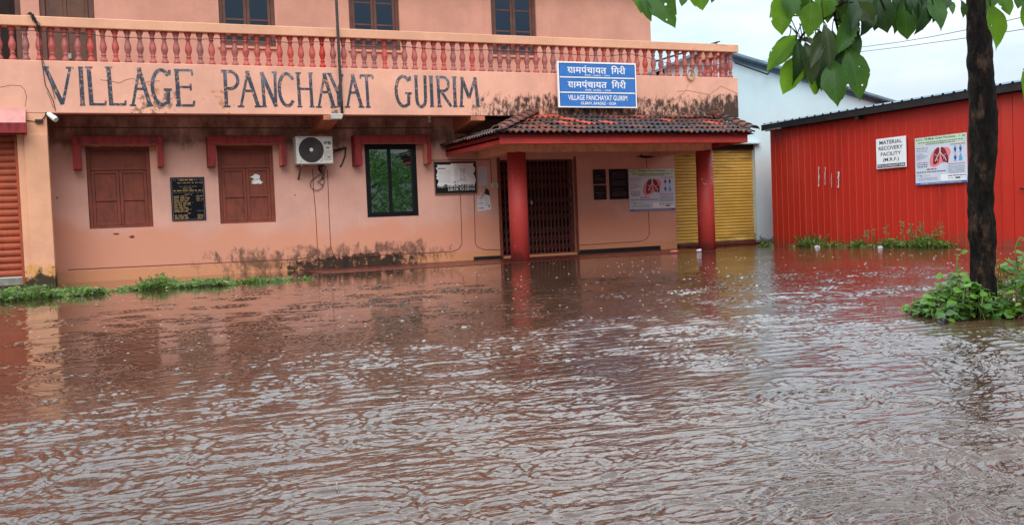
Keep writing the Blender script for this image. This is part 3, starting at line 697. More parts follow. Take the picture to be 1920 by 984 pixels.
# hip caps
rnd = random.Random(5)
for (a, b_, n) in ((eL, hipL, 7), (eR, hipR, 7)):
    hc = MB(); a, b_ = Vector(a)+Vector((0, 0, .03)), Vector(b_)+Vector((0, 0, .05)); d = (b_-a)/n; sd = d.cross(Vector((0, 0, 1))).normalized()
    for i in range(n):
        p0 = a+d*i+Vector((0, 0, .05)); p1 = a+d*(i+1.18)+Vector((0, 0, .012))
        if b_.x > 11 and rnd.random() < .25: p0 += sd*rnd.uniform(-.05, .05)
        vs = []
        for p, r in ((p0, .115), (p1, .095)):
            for k in range(9):
                q = pi*k/8; vs.append(p+sd*cos(q)*r*1.05+Vector((0, 0, 1))*sin(q)*r*.75)
        for k in range(9): vs.append(vs[k]+Vector((0, 0, -.02))-(vs[k]-p0)*.12)
        hc.add(vs, [(k, k+1, 10+k, 9+k) for k in range(8)]+[(k, 18+k, 19+k, k+1) for k in range(8)], 1 if i > n-3 else (0 if rnd.random() < .6 else 1))
    hc.build('hip_cap', tm, roof)
# loose tiles lying near the right hip
for (px, py, an) in ((1322, 216, .5), (1300, 220, .3), (1345, 224, .8)):
    lt = MB(); p = A(px, py, 18.3); U = Vector((cos(an), .2, -sin(an)*.35)).normalized(); V = Vector((-.1, 1, .42)).normalized(); 
    vs = []
    for k in range(9):
        ss = -.2+.4*k/8; vs += [p+U*ss+Vector((0, 0, .015*sin(k*pi/2)+.03)), p+U*ss+V*.2+Vector((0, 0, .015*sin(k*pi/2)+.03))]
    lt.add(vs, [(2*k, 2*k+1, 2*k+3, 2*k+2) for k in range(8)])
    lt.build('loose_tile', M['tile_dark'], roof)
# lean-to tiled verge seen through the end of the balustrade
YV = 21.6
a, b_ = A(1232, 138, YV), A(1345, 88, YV)
mb = MB(); n = 16
mb.hexa([(a.x, YV, a.z-.06), (b_.x, YV, b_.z-.06), (b_.x, YV+.06, b_.z-.06), (a.x, YV+.06, a.z-.06)], [(a.x, YV, a.z+.09), (b_.x, YV, b_.z+.09), (b_.x, YV+.06, b_.z+.09), (a.x, YV+.06, a.z+.09)], 0)
for i in range(n):
    p, q = a.lerp(b_, i/n), a.lerp(b_, (i+1.2)/n)
    mb.hexa([(p.x, YV-.1, p.z+.10), (q.x, YV-.1, q.z+.10), (q.x, YV+4, q.z+.10), (p.x, YV+4, p.z+.10)], [(p.x, YV-.1, p.z+.15), (q.x, YV-.1, q.z+.125), (q.x, YV+4, q.z+.125), (p.x, YV+4, p.z+.15)], 1)
mb.hexa([(b_.x-.15, YV-.02, 3.1), (b_.x+.1, YV-.02, 3.1), (b_.x+.1, YV+4, 3.1), (b_.x-.15, YV+4, 3.1)], [(b_.x-.15, YV-.02, b_.z-.07), (b_.x+.1, YV-.02, b_.z-.07), (b_.x+.1, YV+4, b_.z-.07), (b_.x-.15, YV+4, b_.z-.07)], 2)
mb.build('stair_roof', [M['fascia'], M['tile_dark'], M['baluster']], hall)

# ---- painted lettering on the parapet
def arc(cx, cy, rx, ry, a0, a1, n=14): return [(cx+rx*cos(radians(a0+(a1-a0)*k/n)), cy+ry*sin(radians(a0+(a1-a0)*k/n))) for k in range(n+1)]
T_, t_ = .070, .046
GL = {
 'V': [([(.06, 1), (.60, .0)], T_), ([(.60, .0), (.93, 1)], t_), ([(-.03, 1), (.2, 1)], .035), ([(.78, 1), (1.06, 1)], .035)],
 'I': [([(.5, 0), (.5, 1)], T_), ([(.0, 1), (1, 1)], .03), ([(0, 0), (1, 0)], .03)],
 'L': [([(.17, 1), (.22, 0)], T_), ([(.1, .015), (1, .015)], .045), ([(.97, 0), (1.0, .12)], .035), ([(-.02, 1), (.38, 1)], .03)],
 'A': [([(.14, 0), (.50, 1)], t_), ([(.47, 1), (.88, 0)], T_), ([(.24, .45), (.72, .45)], .045), ([(0, 0), (.28, 0)], .035), ([(.72, 0), (1.02, 0)], .035), ([(.4, 1), (.58, 1)], .035)],
 'G': [(arc(.5, .5, .48, .48, 42, 300), T_*.9), ([(.92, .84), (.95, .98)], .05), ([(.60, .44), (1.03, .44)], .04), ([(.84, .44), (.80, .07)], .065), ([(.73, .07), (.85, .11)], .06)],
 'E': [([(.17, 0), (.13, 1)], T_), ([(0, .985), (1, .985)], .045), ([(.95, 1), (1, .84)], .04), ([(.2, .52), (.86, .52)], .042), ([(.87, .62), (.87, .43)], .035), ([(0, .015), (.98, .015)], .045), ([(.98, 0), (1.03, .15)], .04)],
 'P': [([(.22, 0), (.22, 1)], T_*.9), ([(.0, .98), (.45, .98)]+arc(.5, .74, .46, .24, 90, -90)+[(.25, .50)], .058), ([(.05, 0), (.45, 0)], .035)],
 'N': [([(.17, 0), (.12, 1)], .06), ([(.08, 1), (.88, 0)], T_), ([(.86, 0), (.90, 1)], .055), ([(0, 0), (.32, 0)], .032), ([(.7, 1), (1.04, 1)], .032)],
 'C': [(arc(.52, .5, .50, .48, 55, 318), T_*.9), ([(.82, .9), (.93, .80)], .055)],
 'H': [([(.15, 0), (.12, 1)], T_*.85), ([(.86, 0), (.84, 1)], T_*.85), ([(.15, .53), (.85, .53)], .042), ([(-.02, 1), (.3, 1)], .03), ([(.7, 1), (1, 1)], .03), ([(0, 0), (.3, 0)], .03), ([(.72, 0), (1.02, 0)], .03)],
 'Y': [([(.1, 1), (.60, .42)], T_*.9), ([(.95, 1), (.60, .42)], .055), ([(.60, .44), (.62, 0)], T_*.85), ([(-.05, 1), (.25, 1)], .032), ([(.48, 0), (.78, 0)], .032)],
 'T': [([(.52, 0), (.48, .98)], T_*.85), ([(-.05, .98), (1.05, .98)], .05), ([(-.05, 1), (-.05, .88)], .035), ([(1.05, 1), (1.02, .88)], .035), ([(.3, 0), (.75, 0)], .032)],
 'U': [([(.12, 1), (.13, .3)]+arc(.5, .26, .37, .25, 180, 360, 12)[1:-1]+[(.88, .3), (.90, 1)], .065), ([(-.03, 1), (.28, 1)], .032), ([(.76, 1), (1.03, 1)], .032)],
 'R': [([(.17, 0), (.14, 1)], T_*.9), ([(0, .98), (.45, .98)]+arc(.5, .75, .36, .23, 90, -90)+[(.2, .52)], .055), ([(.34, .50), (1.0, .0)], T_*.85), ([(.02, 0), (.36, 0)], .032)],
 'M': [([(.10, 0), (.20, 1)], .058), ([(.16, 1), (.50, .28)], T_), ([(.50, .28), (.84, 1)], .055), ([(.82, 1), (.93, 0)], T_), ([(0, 0), (.24, 0)], .032), ([(.8, 0), (1.05, 0)], .032)],
}
WORDS = [('V', 83, 137, 127, 196), ('I', 148, 158, 127, 197), ('L', 162, 197, 127, 197), ('L', 199, 234, 127, 197), ('A', 241, 285, 129, 198), ('G', 285, 321, 130, 198), ('E', 328, 362, 131, 199),
 ('P', 416, 448, 133, 200), ('A', 444, 488, 135, 200), ('N', 489, 520, 136, 200), ('C', 523, 552, 137, 200), ('H', 556, 588, 137.5, 200.5), ('A', 591, 629, 139, 201), ('Y', 616, 645, 139, 200), ('A', 645, 681, 141, 201), ('T', 678, 699, 141, 201),
 ('G', 742, 771, 142, 201), ('U', 778, 800, 143, 201), ('I', 805, 813, 143.5, 200), ('R', 818, 845, 144, 200), ('I', 848, 857, 145, 200), ('M', 860, 898, 145, 200)]
kk = 0
def stroke(mb, pts, w, place, off, m=0):
    P2 = [Vector(p) for p in pts]; n = len(P2); vs = []
    for i, p in enumerate(P2):
        d = (P2[min(i+1, n-1)]-P2[max(i-1, 0)]).normalized(); nn = Vector((-d.y, d.x))*w/2
        vs += [place(p+nn, off), place(p-nn, off)]
    mb.add(vs, [(2*i, 2*i+1, 2*i+3, 2*i+2) for i in range(n-1)], m)
for wi, (ch, xa, xb, ya, yb) in enumerate(WORDS):
    if wi in (0, 7, 16): lt = MB()
    a, b_ = A(xa, (ya+yb)/2, YB).x, A(xb, (ya+yb)/2, YB).x; z1_, z0_ = A((xa+xb)/2, ya, YB).z, A((xa+xb)/2, yb, YB).z
    for pts, wd in GL[ch]:
        kk += 1
        stroke(lt, [(a+(b_-a)*u, z0_+(z1_-z0_)*v) for u, v in pts], wd, lambda p, o: (p.x, YB-o, p.y), .002+.0002*(kk % 9))
    if wi in (6, 15, 21): lt.build('painted_lettering', M['letter'], hall)
# ================================================================== text helper
def text_verts(body, bold=.0):
    c = bpy.data.curves.new('t', 'FONT'); c.body = body; c.dimensions = '2D'; c.fill_mode = 'FRONT'; c.offset = bold; c.resolution_u = 3
    ob = bpy.data.objects.new('t', c); COL.objects.link(ob)
    me = bpy.data.meshes.new_from_object(ob)
    vs = [Vector((v.co.x, v.co.y)) for v in me.vertices]; fs = [list(p.vertices) for p in me.polygons]
    bpy.data.objects.remove(ob); bpy.data.curves.remove(c); bpy.data.meshes.remove(me)
    return vs, fs
class Frame:            # a flat board: origin bottom-left, U right, V up, n towards the viewer
    def __init__(s, O, U, V, n): s.O, s.U, s.V, s.n = Vector(O), Vector(U), Vector(V), Vector(n)
    def p(s, u, v, off=0): return s.O+s.U*u+s.V*v+s.n*off
    def w(s): return s.U.length
    def h(s): return s.V.length
    def rect(s, mb, u0, u1, v0, v1, off, m=0): mb.poly([s.p(u0, v0, off), s.p(u1, v0, off), s.p(u1, v1, off), s.p(u0, v1, off)], m)
    def slab(s, mb, u0, u1, v0, v1, o0, o1, m=0):
        mb.hexa([s.p(u0, v0, o0), s.p(u1, v0, o0), s.p(u1, v1, o0), s.p(u0, v1, o0)], [s.p(u0, v0, o1), s.p(u1, v0, o1), s.p(u1, v1, o1), s.p(u0, v1, o1)], m)
    def text(s, mb, body, u0, u1, v0, v1, off, m=0, bold=.0, extra=None):
        vs, fs = text_verts(body, bold)
        if extra: extra(vs, fs)
        if not vs: return
        xa, xb = min(v.x for v in vs), max(v.x for v in vs); ya, yb = min(v.y for v in vs), max(v.y for v in vs)
        mb.add([s.p(u0+(u1-u0)*(v.x-xa)/(xb-xa), v0+(v1-v0)*(v.y-ya)/(yb-ya), off) for v in vs], fs, m)
    def poly(s, mb, pts, off, m=0): mb.poly([s.p(u, v, off) for u, v in pts], m)
    def line(s, mb, pts, wd, off, m=0):      # width in board heights, drawn true to shape
        asp = s.w()/s.h()
        stroke(mb, [(u*asp, v) for u, v in pts], wd, lambda p, o: s.p(p.x/asp, p.y, o), off, m)
def yframe(x0, x1, z0, z1, Y): return Frame((x0, Y, z0), (x1-x0, 0, 0), (0, 0, z1-z0), (0, -1, 0))
def dashes(fr, mb, u0, u1, v, hgt, off, m, rnd, fill=.8, step=.05):
    u = u0
    while u < u1-.005:
        e = min(u1, u+rnd.uniform(.35, 1)*step)
        fr.rect(mb, u, e, v-hgt/2, v+hgt/2, off, m); u = e+step*rnd.uniform(.12, .3)

# ---- blue name board
def add_slash(vs, fs):
    q, _ = text_verts('ग'); xr = max(p.x for p in q); b = len(vs)
    vs += [Vector(p) for p in ((xr-.03, .33), (xr-.03, .21), (xr-.40, .0), (xr-.40, .12))]; fs.append([b, b+1, b+2, b+3])
def add_reph(n):
    def f(vs, fs):
        q, _ = text_verts(n); xr = max(p.x for p in q); yt = max(p.y for p in q); b = len(vs)
        pts = [(xr-.12, yt+.02), (xr-.20, yt+.14), (xr-.06, yt+.20), (xr+.04, yt+.12)]
        for i in range(3):
            p0, p1 = Vector(pts[i]), Vector(pts[i+1]); d = (p1-p0).normalized(); nn = Vector((-d.y, d.x))*.035; b = len(vs)
            vs += [p0+nn, p0-nn, p1-nn, p1+nn]; fs.append([b, b+1, b+2, b+3])
    return f
ys = 18.72; a, b_ = A(1044.5, 115, ys), A(1195, 203, ys); a2 = A(1046, 200, ys)
fr = yframe(a.x, b_.x, (b_.z+a2.z)/2-.01, (a.z+A(1191, 119, ys).z)/2, ys)
sg = thing('name_board', (fr.O.x+fr.w()/2, ys, fr.O.z), 'blue name board with white Marathi and English lettering above the tiled porch roof', 'sign')
mb = MB(); fr.slab(mb, 0, 1, 0, 1, -.04, 0); mb.build('board', M['signwhite'], sg, bevel=.004)
for (v0, v1) in ((.03, .315), (.345, .645), (.675, .965)): mb = MB(); fr.rect(mb, .018, .982, v0, v1, .002, 0); mb.build('blue_panel', M['signblue'], sg)
mb = MB(); 
for uu in (.0195, .975): fr.rect(mb, uu, uu+.006, .032, .963, .0026)
for vv in (.95, .632, .302): fr.rect(mb, .026, .974, vv, vv+.012, .003)
mb.build('inner_line', M['signdark'], sg)  # thin dark inner lines belonging to the sign's own design
tx = MB(); fr.text(tx, 'गरामपंचायत  िगरी'.replace('गराम', 'गाम'), .12, .86, .745, .93, .005, 0, .018, add_slash); tx.build('lettering', M['signwhite'], sg)
tx = MB(); fr.text(tx, 'िगरी, बादेस - गोंय', .335, .655, .675+.012, .735, .005, 0, .012, add_reph('िगरी, बाद')); tx.build('lettering', M['signwhite'], sg)
tx = MB(); fr.text(tx, 'गरामपंचायत  िगरी'.replace('गराम', 'गाम'), .12, .86, .43, .615, .005, 0, .018, add_slash); tx.build('lettering', M['signwhite'], sg)
tx = MB(); fr.text(tx, 'िगरी, बादेश - गोवा', .335, .665, .36, .415, .005, 0, .012, add_reph('िगरी, बाद')); tx.build('lettering', M['signwhite'], sg)
tx = MB(); fr.text(tx, 'VILLAGE PANCHAYAT GUIRIM', .12, .87, .16, .275, .005, 0, .016); tx.build('lettering', M['signwhite'], sg)
tx = MB(); fr.text(tx, 'GUIRIM, BARDEZ - GOA', .275, .725, .055, .128, .005, 0, .016); tx.build('lettering', M['signwhite'], sg)
mb = MB(); 
for uu in (.12, .88): MB().box(fr.p(uu, 0).x-.02, fr.p(uu, 0).x+.02, ys+.042, YB-.003, fr.O.z+.2, fr.O.z+.26).build('fixing_bracket', M['steel'], sg)

# ---- poster used twice
POSTM = ['sheet', 'green', 'ink', 'inkfaint', 'lungpink', 'lungred', 'lungwhite', 'redprint', 'stripblue', 'lightblue', 'signwhite', 'yellowprint']
def poster(fr, label, seed):
    th = thing('health_poster', fr.p(.5, 0), label, 'poster')
    mb = MB(); fr.slab(mb, 0, 1, 0, 1, -.012, 0); mb.build('sheet', M['sheet'], th)
    r = random.Random(seed); mb = MB()
    o1, o2, o3, o4, o5 = .0012, .002, .0028, .0036, .0044
    fr.rect(mb, .004, .996, .83, .996, o1, 1); fr.rect(mb, .004, .996, .004, .04, o1, 8)
    fr.text(mb, 'TB Mukt Gram Panchayat', .19, .80, .922, .982, o2, 2, .014)
    for u in (.04, .085, .135): fr.poly(mb, [(u+.016*cos(k*pi/4), .952+.022*sin(k*pi/4)) for k in range(8)], o2, 3)
    fr.poly(mb, [(.865+.018*cos(k*pi/4), .952+.022*sin(k*pi/4)) for k in range(8)], o2, 11); fr.rect(mb, .92, .975, .935, .965, o2, 3)
    dashes(fr, mb, .07, .93, .885, .016, o2, 2, r, step=.045); dashes(fr, mb, .22, .78, .848, .016, o2, 2, r, step=.045)
    dashes(fr, mb, .03, .27, .775, .014, o2, 7, r)
    for v in (.735, .705): dashes(fr, mb, .03, .25, v, .011, o2, 3, r)
    for v, e in ((.655, .14), (.63, .18), (.605, .26), (.58, .24), (.555, .17), (.53, .11)): dashes(fr, mb, .03, e, v, .011, o2, 3, r)
    dashes(fr, mb, .03, .25, .465, .018, o2, 7, r); dashes(fr, mb, .03, .25, .422, .018, o2, 2, r); dashes(fr, mb, .05, .24, .378, .018, o2, 2, r)
    fr.rect(mb, .245, .255, .30, .30, o2, 7); dashes(fr, mb, .23, .42, .318, .026, o2, 7, r, step=.07)
    dashes(fr, mb, .03, .61, .265, .018, o2, 2, r); dashes(fr, mb, .03, .13, .205, .012, o2, 7, r)
    fr.poly(mb, [(.115+.018*cos(k*pi/4), .185+.018*sin(k*pi/4)) for k in range(8)], o3, 3); dashes(fr, mb, .15, .30, .19, .02, o2, 11, r)
    for v in (.14, .118, .096): dashes(fr, mb, .06, .44, v, .009, o2, 3, r)
    # lungs
    def sm(pts, n=5):
        out = []; L_ = len(pts)
        for i in range(L_):
            p0, p1, p2, p3 = (Vector(pts[(i+k-1) % L_]) for k in range(4))
            for q in range(n):
                t = q/n; out.append(tuple(.5*((2*p1)+(p2-p0)*t+(2*p0-5*p1+4*p2-p3)*t*t+(3*p1-p0-3*p2+p3)*t*t*t)))
        return out
    k = lambda x, y: ((x-590)/670, 1-(y-278)/588)
    fr.poly(mb, sm([k(*p) for p in ((905, 425), (845, 450), (800, 520), (785, 590), (800, 640), (850, 652), (925, 612), (932, 520))]), o2, 4)
    fr.poly(mb, sm([k(*p) for p in ((935, 440), (990, 424), (1040, 440), (1058, 490), (1040, 540), (1022, 600), (960, 606), (920, 612), (915, 540))]), o3, 4)
    fr.poly(mb, sm([k(*p) for p in ((912, 420), (865, 442), (838, 520), (832, 612), (862, 622), (905, 590), (918, 500))]), o4, 5)
    fr.poly(mb, sm([k(*p) for p in ((938, 420), (985, 442), (1015, 510), (1030, 560), (1024, 616), (985, 600), (958, 590), (936, 500))]), o4, 5)
    fr.line(mb, [k(*p) for p in ((926, 408), (926, 450), (924, 480))], .03, o5, 6)
    for pts, wd in ((((924, 478), (895, 520), (880, 550), (862, 585)), .018), (((926, 478), (958, 520), (985, 545), (1005, 590)), .018), (((895, 520), (870, 512), (856, 500)), .01), (((880, 548), (892, 575), (888, 590)), .01), (((960, 520), (990, 515), (1000, 505)), .01), (((980, 540), (968, 570)), .01)):
        fr.line(mb, [k(*p) for p in pts], wd, o5+.0005, 6)
    # precautions and the other columns
    dashes(fr, mb, .70, .97, .792, .016, o2, 7, r)
    for (x, y, m) in ((.785, .69, 8), (.885, .69, 8), (.785, .515, 8), (.885, .515, 9)):
        fr.poly(mb, [(x+.011*cos(q*pi/4), y+.062+.014*sin(q*pi/4)) for q in range(8)], o3, 2)
        fr.poly(mb, [(x-.026, y+.035), (x+.026, y+.035), (x+.022, y-.01), (x+.012, y-.05), (x-.008, y-.05), (x-.02, y-.01)] if m == 8 else [(x-.03, y+.035), (x+.03, y+.035), (x+.03, y-.055), (x-.03, y-.055)], o2, m)
        fr.rect(mb, x-.035, x+.035, y-.068, y-.061, o3, 3)
    dashes(fr, mb, .655, .97, .395, .014, o2, 7, r)
    for v in (.355, .33, .305, .28, .255, .23, .205): dashes(fr, mb, .655, .96, v, .011, o2, 3, r)
    fr.rect(mb, .50, .97, .06, .192, o2, 10); dashes(fr, mb, .64, .97, .155, .02, o3, 2, r); fr.rect(mb, .78, .875, .09, .122, o3, 2); dashes(fr, mb, .645, .76, .105, .012, o3, 3, r); dashes(fr, mb, .89, .96, .105, .012, o3, 3, r)
    dashes(fr, mb, .1, .9, .021, .008, o2, 10, r)
    mb.build('printed_artwork', [M[x] for x in POSTM], th); return th
yp = YW-.02
a, b_ = A(1178.5, 317.5, yp), A(1267, 393, yp)
poster(yframe(a.x, b_.x, b_.z, A(1222, 317, yp).z, yp), 'health poster with pink lungs stuck on the pink wall beside the tall black plaque', 1)

# ---- plaques, notice board and papers on the wall
def plaque(name, px0, py0, px1, py1, label, rows, ink, group=None, framed=False, th=.025, Y=YW):
    a, b_ = A(px0, py0, Y), A(px1, py1, Y); fr = yframe(a.x, b_.x, b_.z, a.z, Y-th)
    t = thing(name, fr.p(.5, 0), label, 'plaque', group)
    mb = MB(); fr.slab(mb, 0, 1, 0, 1, -th+.002, 0); mb.build('slab', M['navy'], t, bevel=.004)
    r = random.Random(int(px0)); mb = MB()
    for (u0, u1, v, hh, m) in rows: dashes(fr, mb, u0, u1, v, hh, .0015, m, r, step=.16)
    if framed:
        for (u0, u1, v0, v1) in ((.03, .97, .965, .975), (.03, .97, .02, .03), (.03, .045, .031, .964), (.955, .97, .031, .964)): fr.rect(mb, u0, u1, v0, v1, .0018, 1)
    mb.build('engraved_lines', [M['gold'], M['goldgrey']], t); return t
rows = [(.27, .72, .935, .030, 0), (.08, .26, .93, .014, 1), (.73, .95, .93, .014, 1), (.2, .95, .868, .018, 0), (.25, .8, .785, .014, 1), (.35, .65, .74, .016, 0), (.08, .95, .69, .026, 0), (.08, .95, .645, .008, 1), (.4, .62, .60, .014, 0)]
for i, e in enumerate((.45, .54, .52, .48, .62, .56, .4, .5, .58, .48)): rows.append((.08, e, .56-.038*i, .018, 0))
for i in range(4): rows.append((.74, .9 if i % 2 else .94, .565-.038*i, .014, 0))
rows += [(.08, .48, .20, .008, 0), (.75, .95, .215, .012, 1), (.46, .56, .165, .016, 0)]
for i in range(4): rows += [(.08, .48, .125-.026*i, .014, 0), (.75, .92, .125-.026*i, .014, 0)]
plaque('inscription_plaque', 318.5, 333, 386.5, 412, 'black plaque with dense gold inscription between the two brown shuttered windows', rows, 0, framed=True)
plaque('memorial_plaque', 1111, 318, 1135.5, 345, 'small square black plaque, upper of the pair right of the collapsible gate', [(.3, .5, .55, .03, 1), (.2, .5, .40, .03, 1), (.15, .85, .32, .03, 1)], 1, 'small black plaques')
plaque('memorial_plaque', 1112.5, 347.5, 1137, 374, 'small square black plaque, lower of the pair right of the collapsible gate', [(.12, .88, .47, .03, 1), (.35, .65, .36, .03, 1), (.3, .7, .15, .02, 1)], 1, 'small black plaques')
plaque('memorial_plaque', 1141, 317.5, 1178, 373, 'tall black granite plaque next to the lung poster on the pink wall', [(.15, .85, .89-.045*i, .012, 1) for i in range(5)]+[(.15, .8, .6-.04*i, .012, 1) for i in range(4)]+[(.2, .8, .33, .012, 1)]+[(.15, .9, .24-.04*i, .012, 1) for i in range(4)], 1)
# notice board
a, b_ = A(813.5, 305, YW), A(892.5, 361, YW); fr = yframe(a.x, b_.x, b_.z, a.z, YW-.035)
nb = thing('notice_board', fr.p(.5, 0), 'framed black office hours board half covered by torn white papers', 'notice board')
mb = MB(); fr.slab(mb, 0, 1, 0, 1, -.033, 0); mb.build('board', M['black'], nb)
mb = MB()
for (u0, u1, v0, v1) in ((-.012, 1.012, 1.001, 1.025), (-.012, 1.012, -.025, -.001), (-.012, -.001, 0, 1), (1.001, 1.012, 0, 1)): fr.slab(mb, u0, u1, v0, v1, -.033, .012)
mb.build('frame', M['rust'], nb)
tx = MB(); fr.text(tx, 'TIME :- 10.00 A.M. TO 1.00 P.M.', .04, .97, .185, .285, .0012, 0, .012); tx.build('lettering', M['signwhite'], nb); tx = MB(); fr.text(tx, '2.00 P.M. TO 5.00 P.M.', .30, .97, .075, .165, .0012, 0, .012)
tx.build('lettering', M['signwhite'], nb)
def torn(u0, u1, v0, v1, seed, off, amp=.035):
    r = random.Random(seed); pts = []
    def edge(p, q, n, jit):
        for i in range(n):
            t = i/n; j = r.uniform(-amp, amp) if jit and 0 < i else 0
            dx, dy = (q[0]-p[0]), (q[1]-p[1]); l = math.hypot(dx, dy)
            pts.append((p[0]+dx*t-dy/l*j, p[1]+dy*t+dx/l*j))
    edge((u0, v0), (u1, v0), 16, True); edge((u1, v0), (u1, v1), 10, True); edge((u1, v1), (u0, v1), 10, False); edge((u0, v1), (u0, v0), 12, True)
    return pts
mb = MB(); fr.poly(mb, torn(.05, .47, .26, .92, 4, 0), .004, 0); fr.poly(mb, torn(.40, .96, .27, .96, 8, 0, .03), .006, 0)
r = random.Random(2)
dashes(fr, mb, .07, .28, .80, .022, .008, 1, r, step=.2)
for i in range(9): dashes(fr, mb, .1, .38, .72-.045*i, .006, .008, 2, r)
for i in range(6): dashes(fr, mb, .47, .57, .80-.06*i, .012, .008, 1, r, step=.1); dashes(fr, mb, .60, .74, .76-.065*i, .02, .008, 1, r, step=.08)
for i in range(3): dashes(fr, mb, .47, .78, .42-.04*i, .01, .008, 2, r)
fr.poly(mb, [(.47+.025*cos(k*pi/4), .35+.02*sin(k*pi/4)) for k in range(8)], .009, 3)
mb.build('torn_paper', [M['paper'], M['ink'], M['inkfaint'], M['stripblue']], nb)
# papers
def paper(name, px0, py0, px1, py1, label, curl=False):
    a, b_ = A(px0, py0, YW), A(px1, py1, YW); fr = yframe(a.x, b_.x, b_.z, a.z, YW-.006); r = random.Random(int(px1))
    if not curl:
        mb = MB(); fr.slab(mb, 0, 1, 0, 1, -.003, 0, 0)
        for i in range(11): dashes(fr, mb, .1, .46, .9-.07*i, .012, .001, 1, r); dashes(fr, mb, .54, .9, .9-.07*i, .012, .001, 1, r)
        return tag(mb.build(name, [M['papergrey'], M['inkfaint']]), label, 'notice')
    mb = MB()
    fr.poly(mb, [(.0, 0), (1, .05), (.93, .62), (.62, .70), (.02, .56)], 0, 0); fr.poly(mb, [(.62, .70), (.93, .62), (.88, .86), (.55, .99), (.52, .8)], .003, 2)
    n = 8; vs = []
    for k in range(n+1):                      # the top corner has come loose and curls forward
        t = k/n; c0_, c1_ = (.02+.5*t, .56+.44*t*t), (.52+.10*t, .72+.22*t)
        vs += [fr.p(c0_[0], c0_[1], .02+.06*sin(pi*t)), fr.p(c1_[0], c1_[1], .004+.015*sin(pi*t))]
    mb.add(vs, [(2*k, 2*k+1, 2*k+3, 2*k+2) for k in range(n)], 0)
    for i in range(4): dashes(fr, mb, .08, .4, .5-.09*i, .018, .002, 3, r, step=.2); dashes(fr, mb, .5, .85, .52-.09*i, .014, .002, 3, r, step=.2)
    fr.rect(mb, .05, .42, .31, .335, .003, 1); fr.rect(mb, .07, .44, .10, .14, .003, 4); fr.rect(mb, .82, .88, .14, .26, .003, 2)
    return tag(mb.build(name, [M['paper'], M['stripblue'], M['ink'], M['inkfaint'], M['redprint']]), label, 'notice')
paper('paper_notice', 895, 313, 914, 347.5, 'plain lilac grey paper sheet right of the notice board')
paper('paper_notice', 893.5, 351, 921, 395, 'white printed notice with a curled torn top corner below the grey sheet', True)
a, b_ = A(920.5, 344, YW), A(934, 352, YW); fr = yframe(a.x, b_.x, b_.z, a.z, YW-.03)
mb = MB(); fr.slab(mb, 0, 1, 0, 1, -.028, 0); fr.text(mb, '63', .3, .7, .22, .78, .001, 1, .01)
tag(mb.build('number_box', [M['offwhite'], M['inkfaint']]), 'small white box numbered 63 at the left of the collapsible gate', 'switch box')

# ---- air conditioner
ya = YW-.42
a, b_ = A(554, 256, ya), A(625.5, 307, ya); x0, x1, z0, z1 = a.x, b_.x, b_.z, (a.z+A(622, 255, ya).z)/2; Wd, Hh = x1-x0, z1-z0
ac = thing('air_conditioner', ((x0+x1)/2, ya, z0), 'white air conditioner outdoor unit bracketed to the pink wall', 'air conditioner')
mb = MB(); mb.box(x0, x1, ya, ya+.30, z0, z1); mb.build('housing', M['offwhite'], ac, bevel=.018)
cx, cz, R_ = x0+Wd*.405, z0+Hh*.51, Hh*.43
mb = MB(); mb.lathe((cx, ya-.012, cz), [(R_*1.05, 0), (R_*1.05, .008), (R_*1.0, .010)], 32, 0, 'y'); mb.build('fan_recess', M['fandark'], ac)
mb = MB()
for k in range(1, 7): 
    rr = R_*k/6.2; mb.tube([(cx+rr*cos(2*pi*q/36), ya-.020, cz+rr*sin(2*pi*q/36)) for q in range(37)], .0022, 4, 0, False)
for k in range(40):
    q = 2*pi*k/40; mb.tube([(cx+R_*.17*cos(q), ya-.018, cz+R_*.17*sin(q)), (cx+R_*.98*cos(q+.35), ya-.018, cz+R_*.98*sin(q+.35))], .0018, 3, 0, False)
mb.build('fan_guard', M['fangrey'], ac)
mb = MB(); mb.lathe((cx, ya-.026, cz), [(R_*.15, 0), (R_*.17, .012)], 20, 0, 'y'); mb.build('fan_hub', M['offwhite'], ac)
fr = yframe(x0, x1, z0, z1, ya); mb = MB()
for (u0, u1, v0, v1) in ((.70, .705, .06, .92), (.02, .98, .955, .965)): fr.slab(mb, u0, u1, v0, v1, -.001, .003, 1)
for i in range(9): fr.slab(mb, .74, .96, .46-.04*i, .467-.04*i, -.001, .003, 1)
fr.rect(mb, .81, .90, .56, .60, .004, 0); fr.rect(mb, .84, .92, .235, .25, .005, 0); mb.build('front_louvre', [M['ink'], M['rust']], ac); mb = MB(); fr.text(mb, 'IFB', .755, .955, .70, .81, .004, 0, .022); mb.build('logo', M['ink'], ac); mb = MB()
for (u, v) in ((.12, .10), (.12, .92), (.66, .10), (.66, .92)): fr.slab(mb, u-.02, u+.02, v-.01, v+.01, -.001, .003, 1)
mb.build('corner_clip', [M['ink'], M['rust']], ac)
for px in (566, 612):
    xx = A(px, 310, ya).x
    mb = MB(); mb.box(xx-.02, xx+.02, ya+.02, YW-.003, z0-.035, z0-.002)
    mb.hexa([(xx-.02, YW-.03, z0-.28), (xx+.02, YW-.03, z0-.28), (xx+.02, YW-.003, z0-.28), (xx-.02, YW-.003, z0-.28)], [(xx-.02, ya+.06, z0-.04), (xx+.02, ya+.06, z0-.04), (xx+.02, ya+.1, z0-.04), (xx-.02, ya+.1, z0-.04)])
    mb.build('bracket', M['rust'], ac)
pt = lambda px, py, Y: tuple(A(px, py, Y))
mb = MB(); mb.tube([pt(622, 283, ya+.15), pt(632, 281, YW-.15), pt(640, 279, YW-.08), pt(649, 277, YW-.02)], .022, 6); mb.tube([pt(624, 287, ya+.2), pt(634, 283, YW-.12), pt(646, 278, YW-.03)], .012, 6)
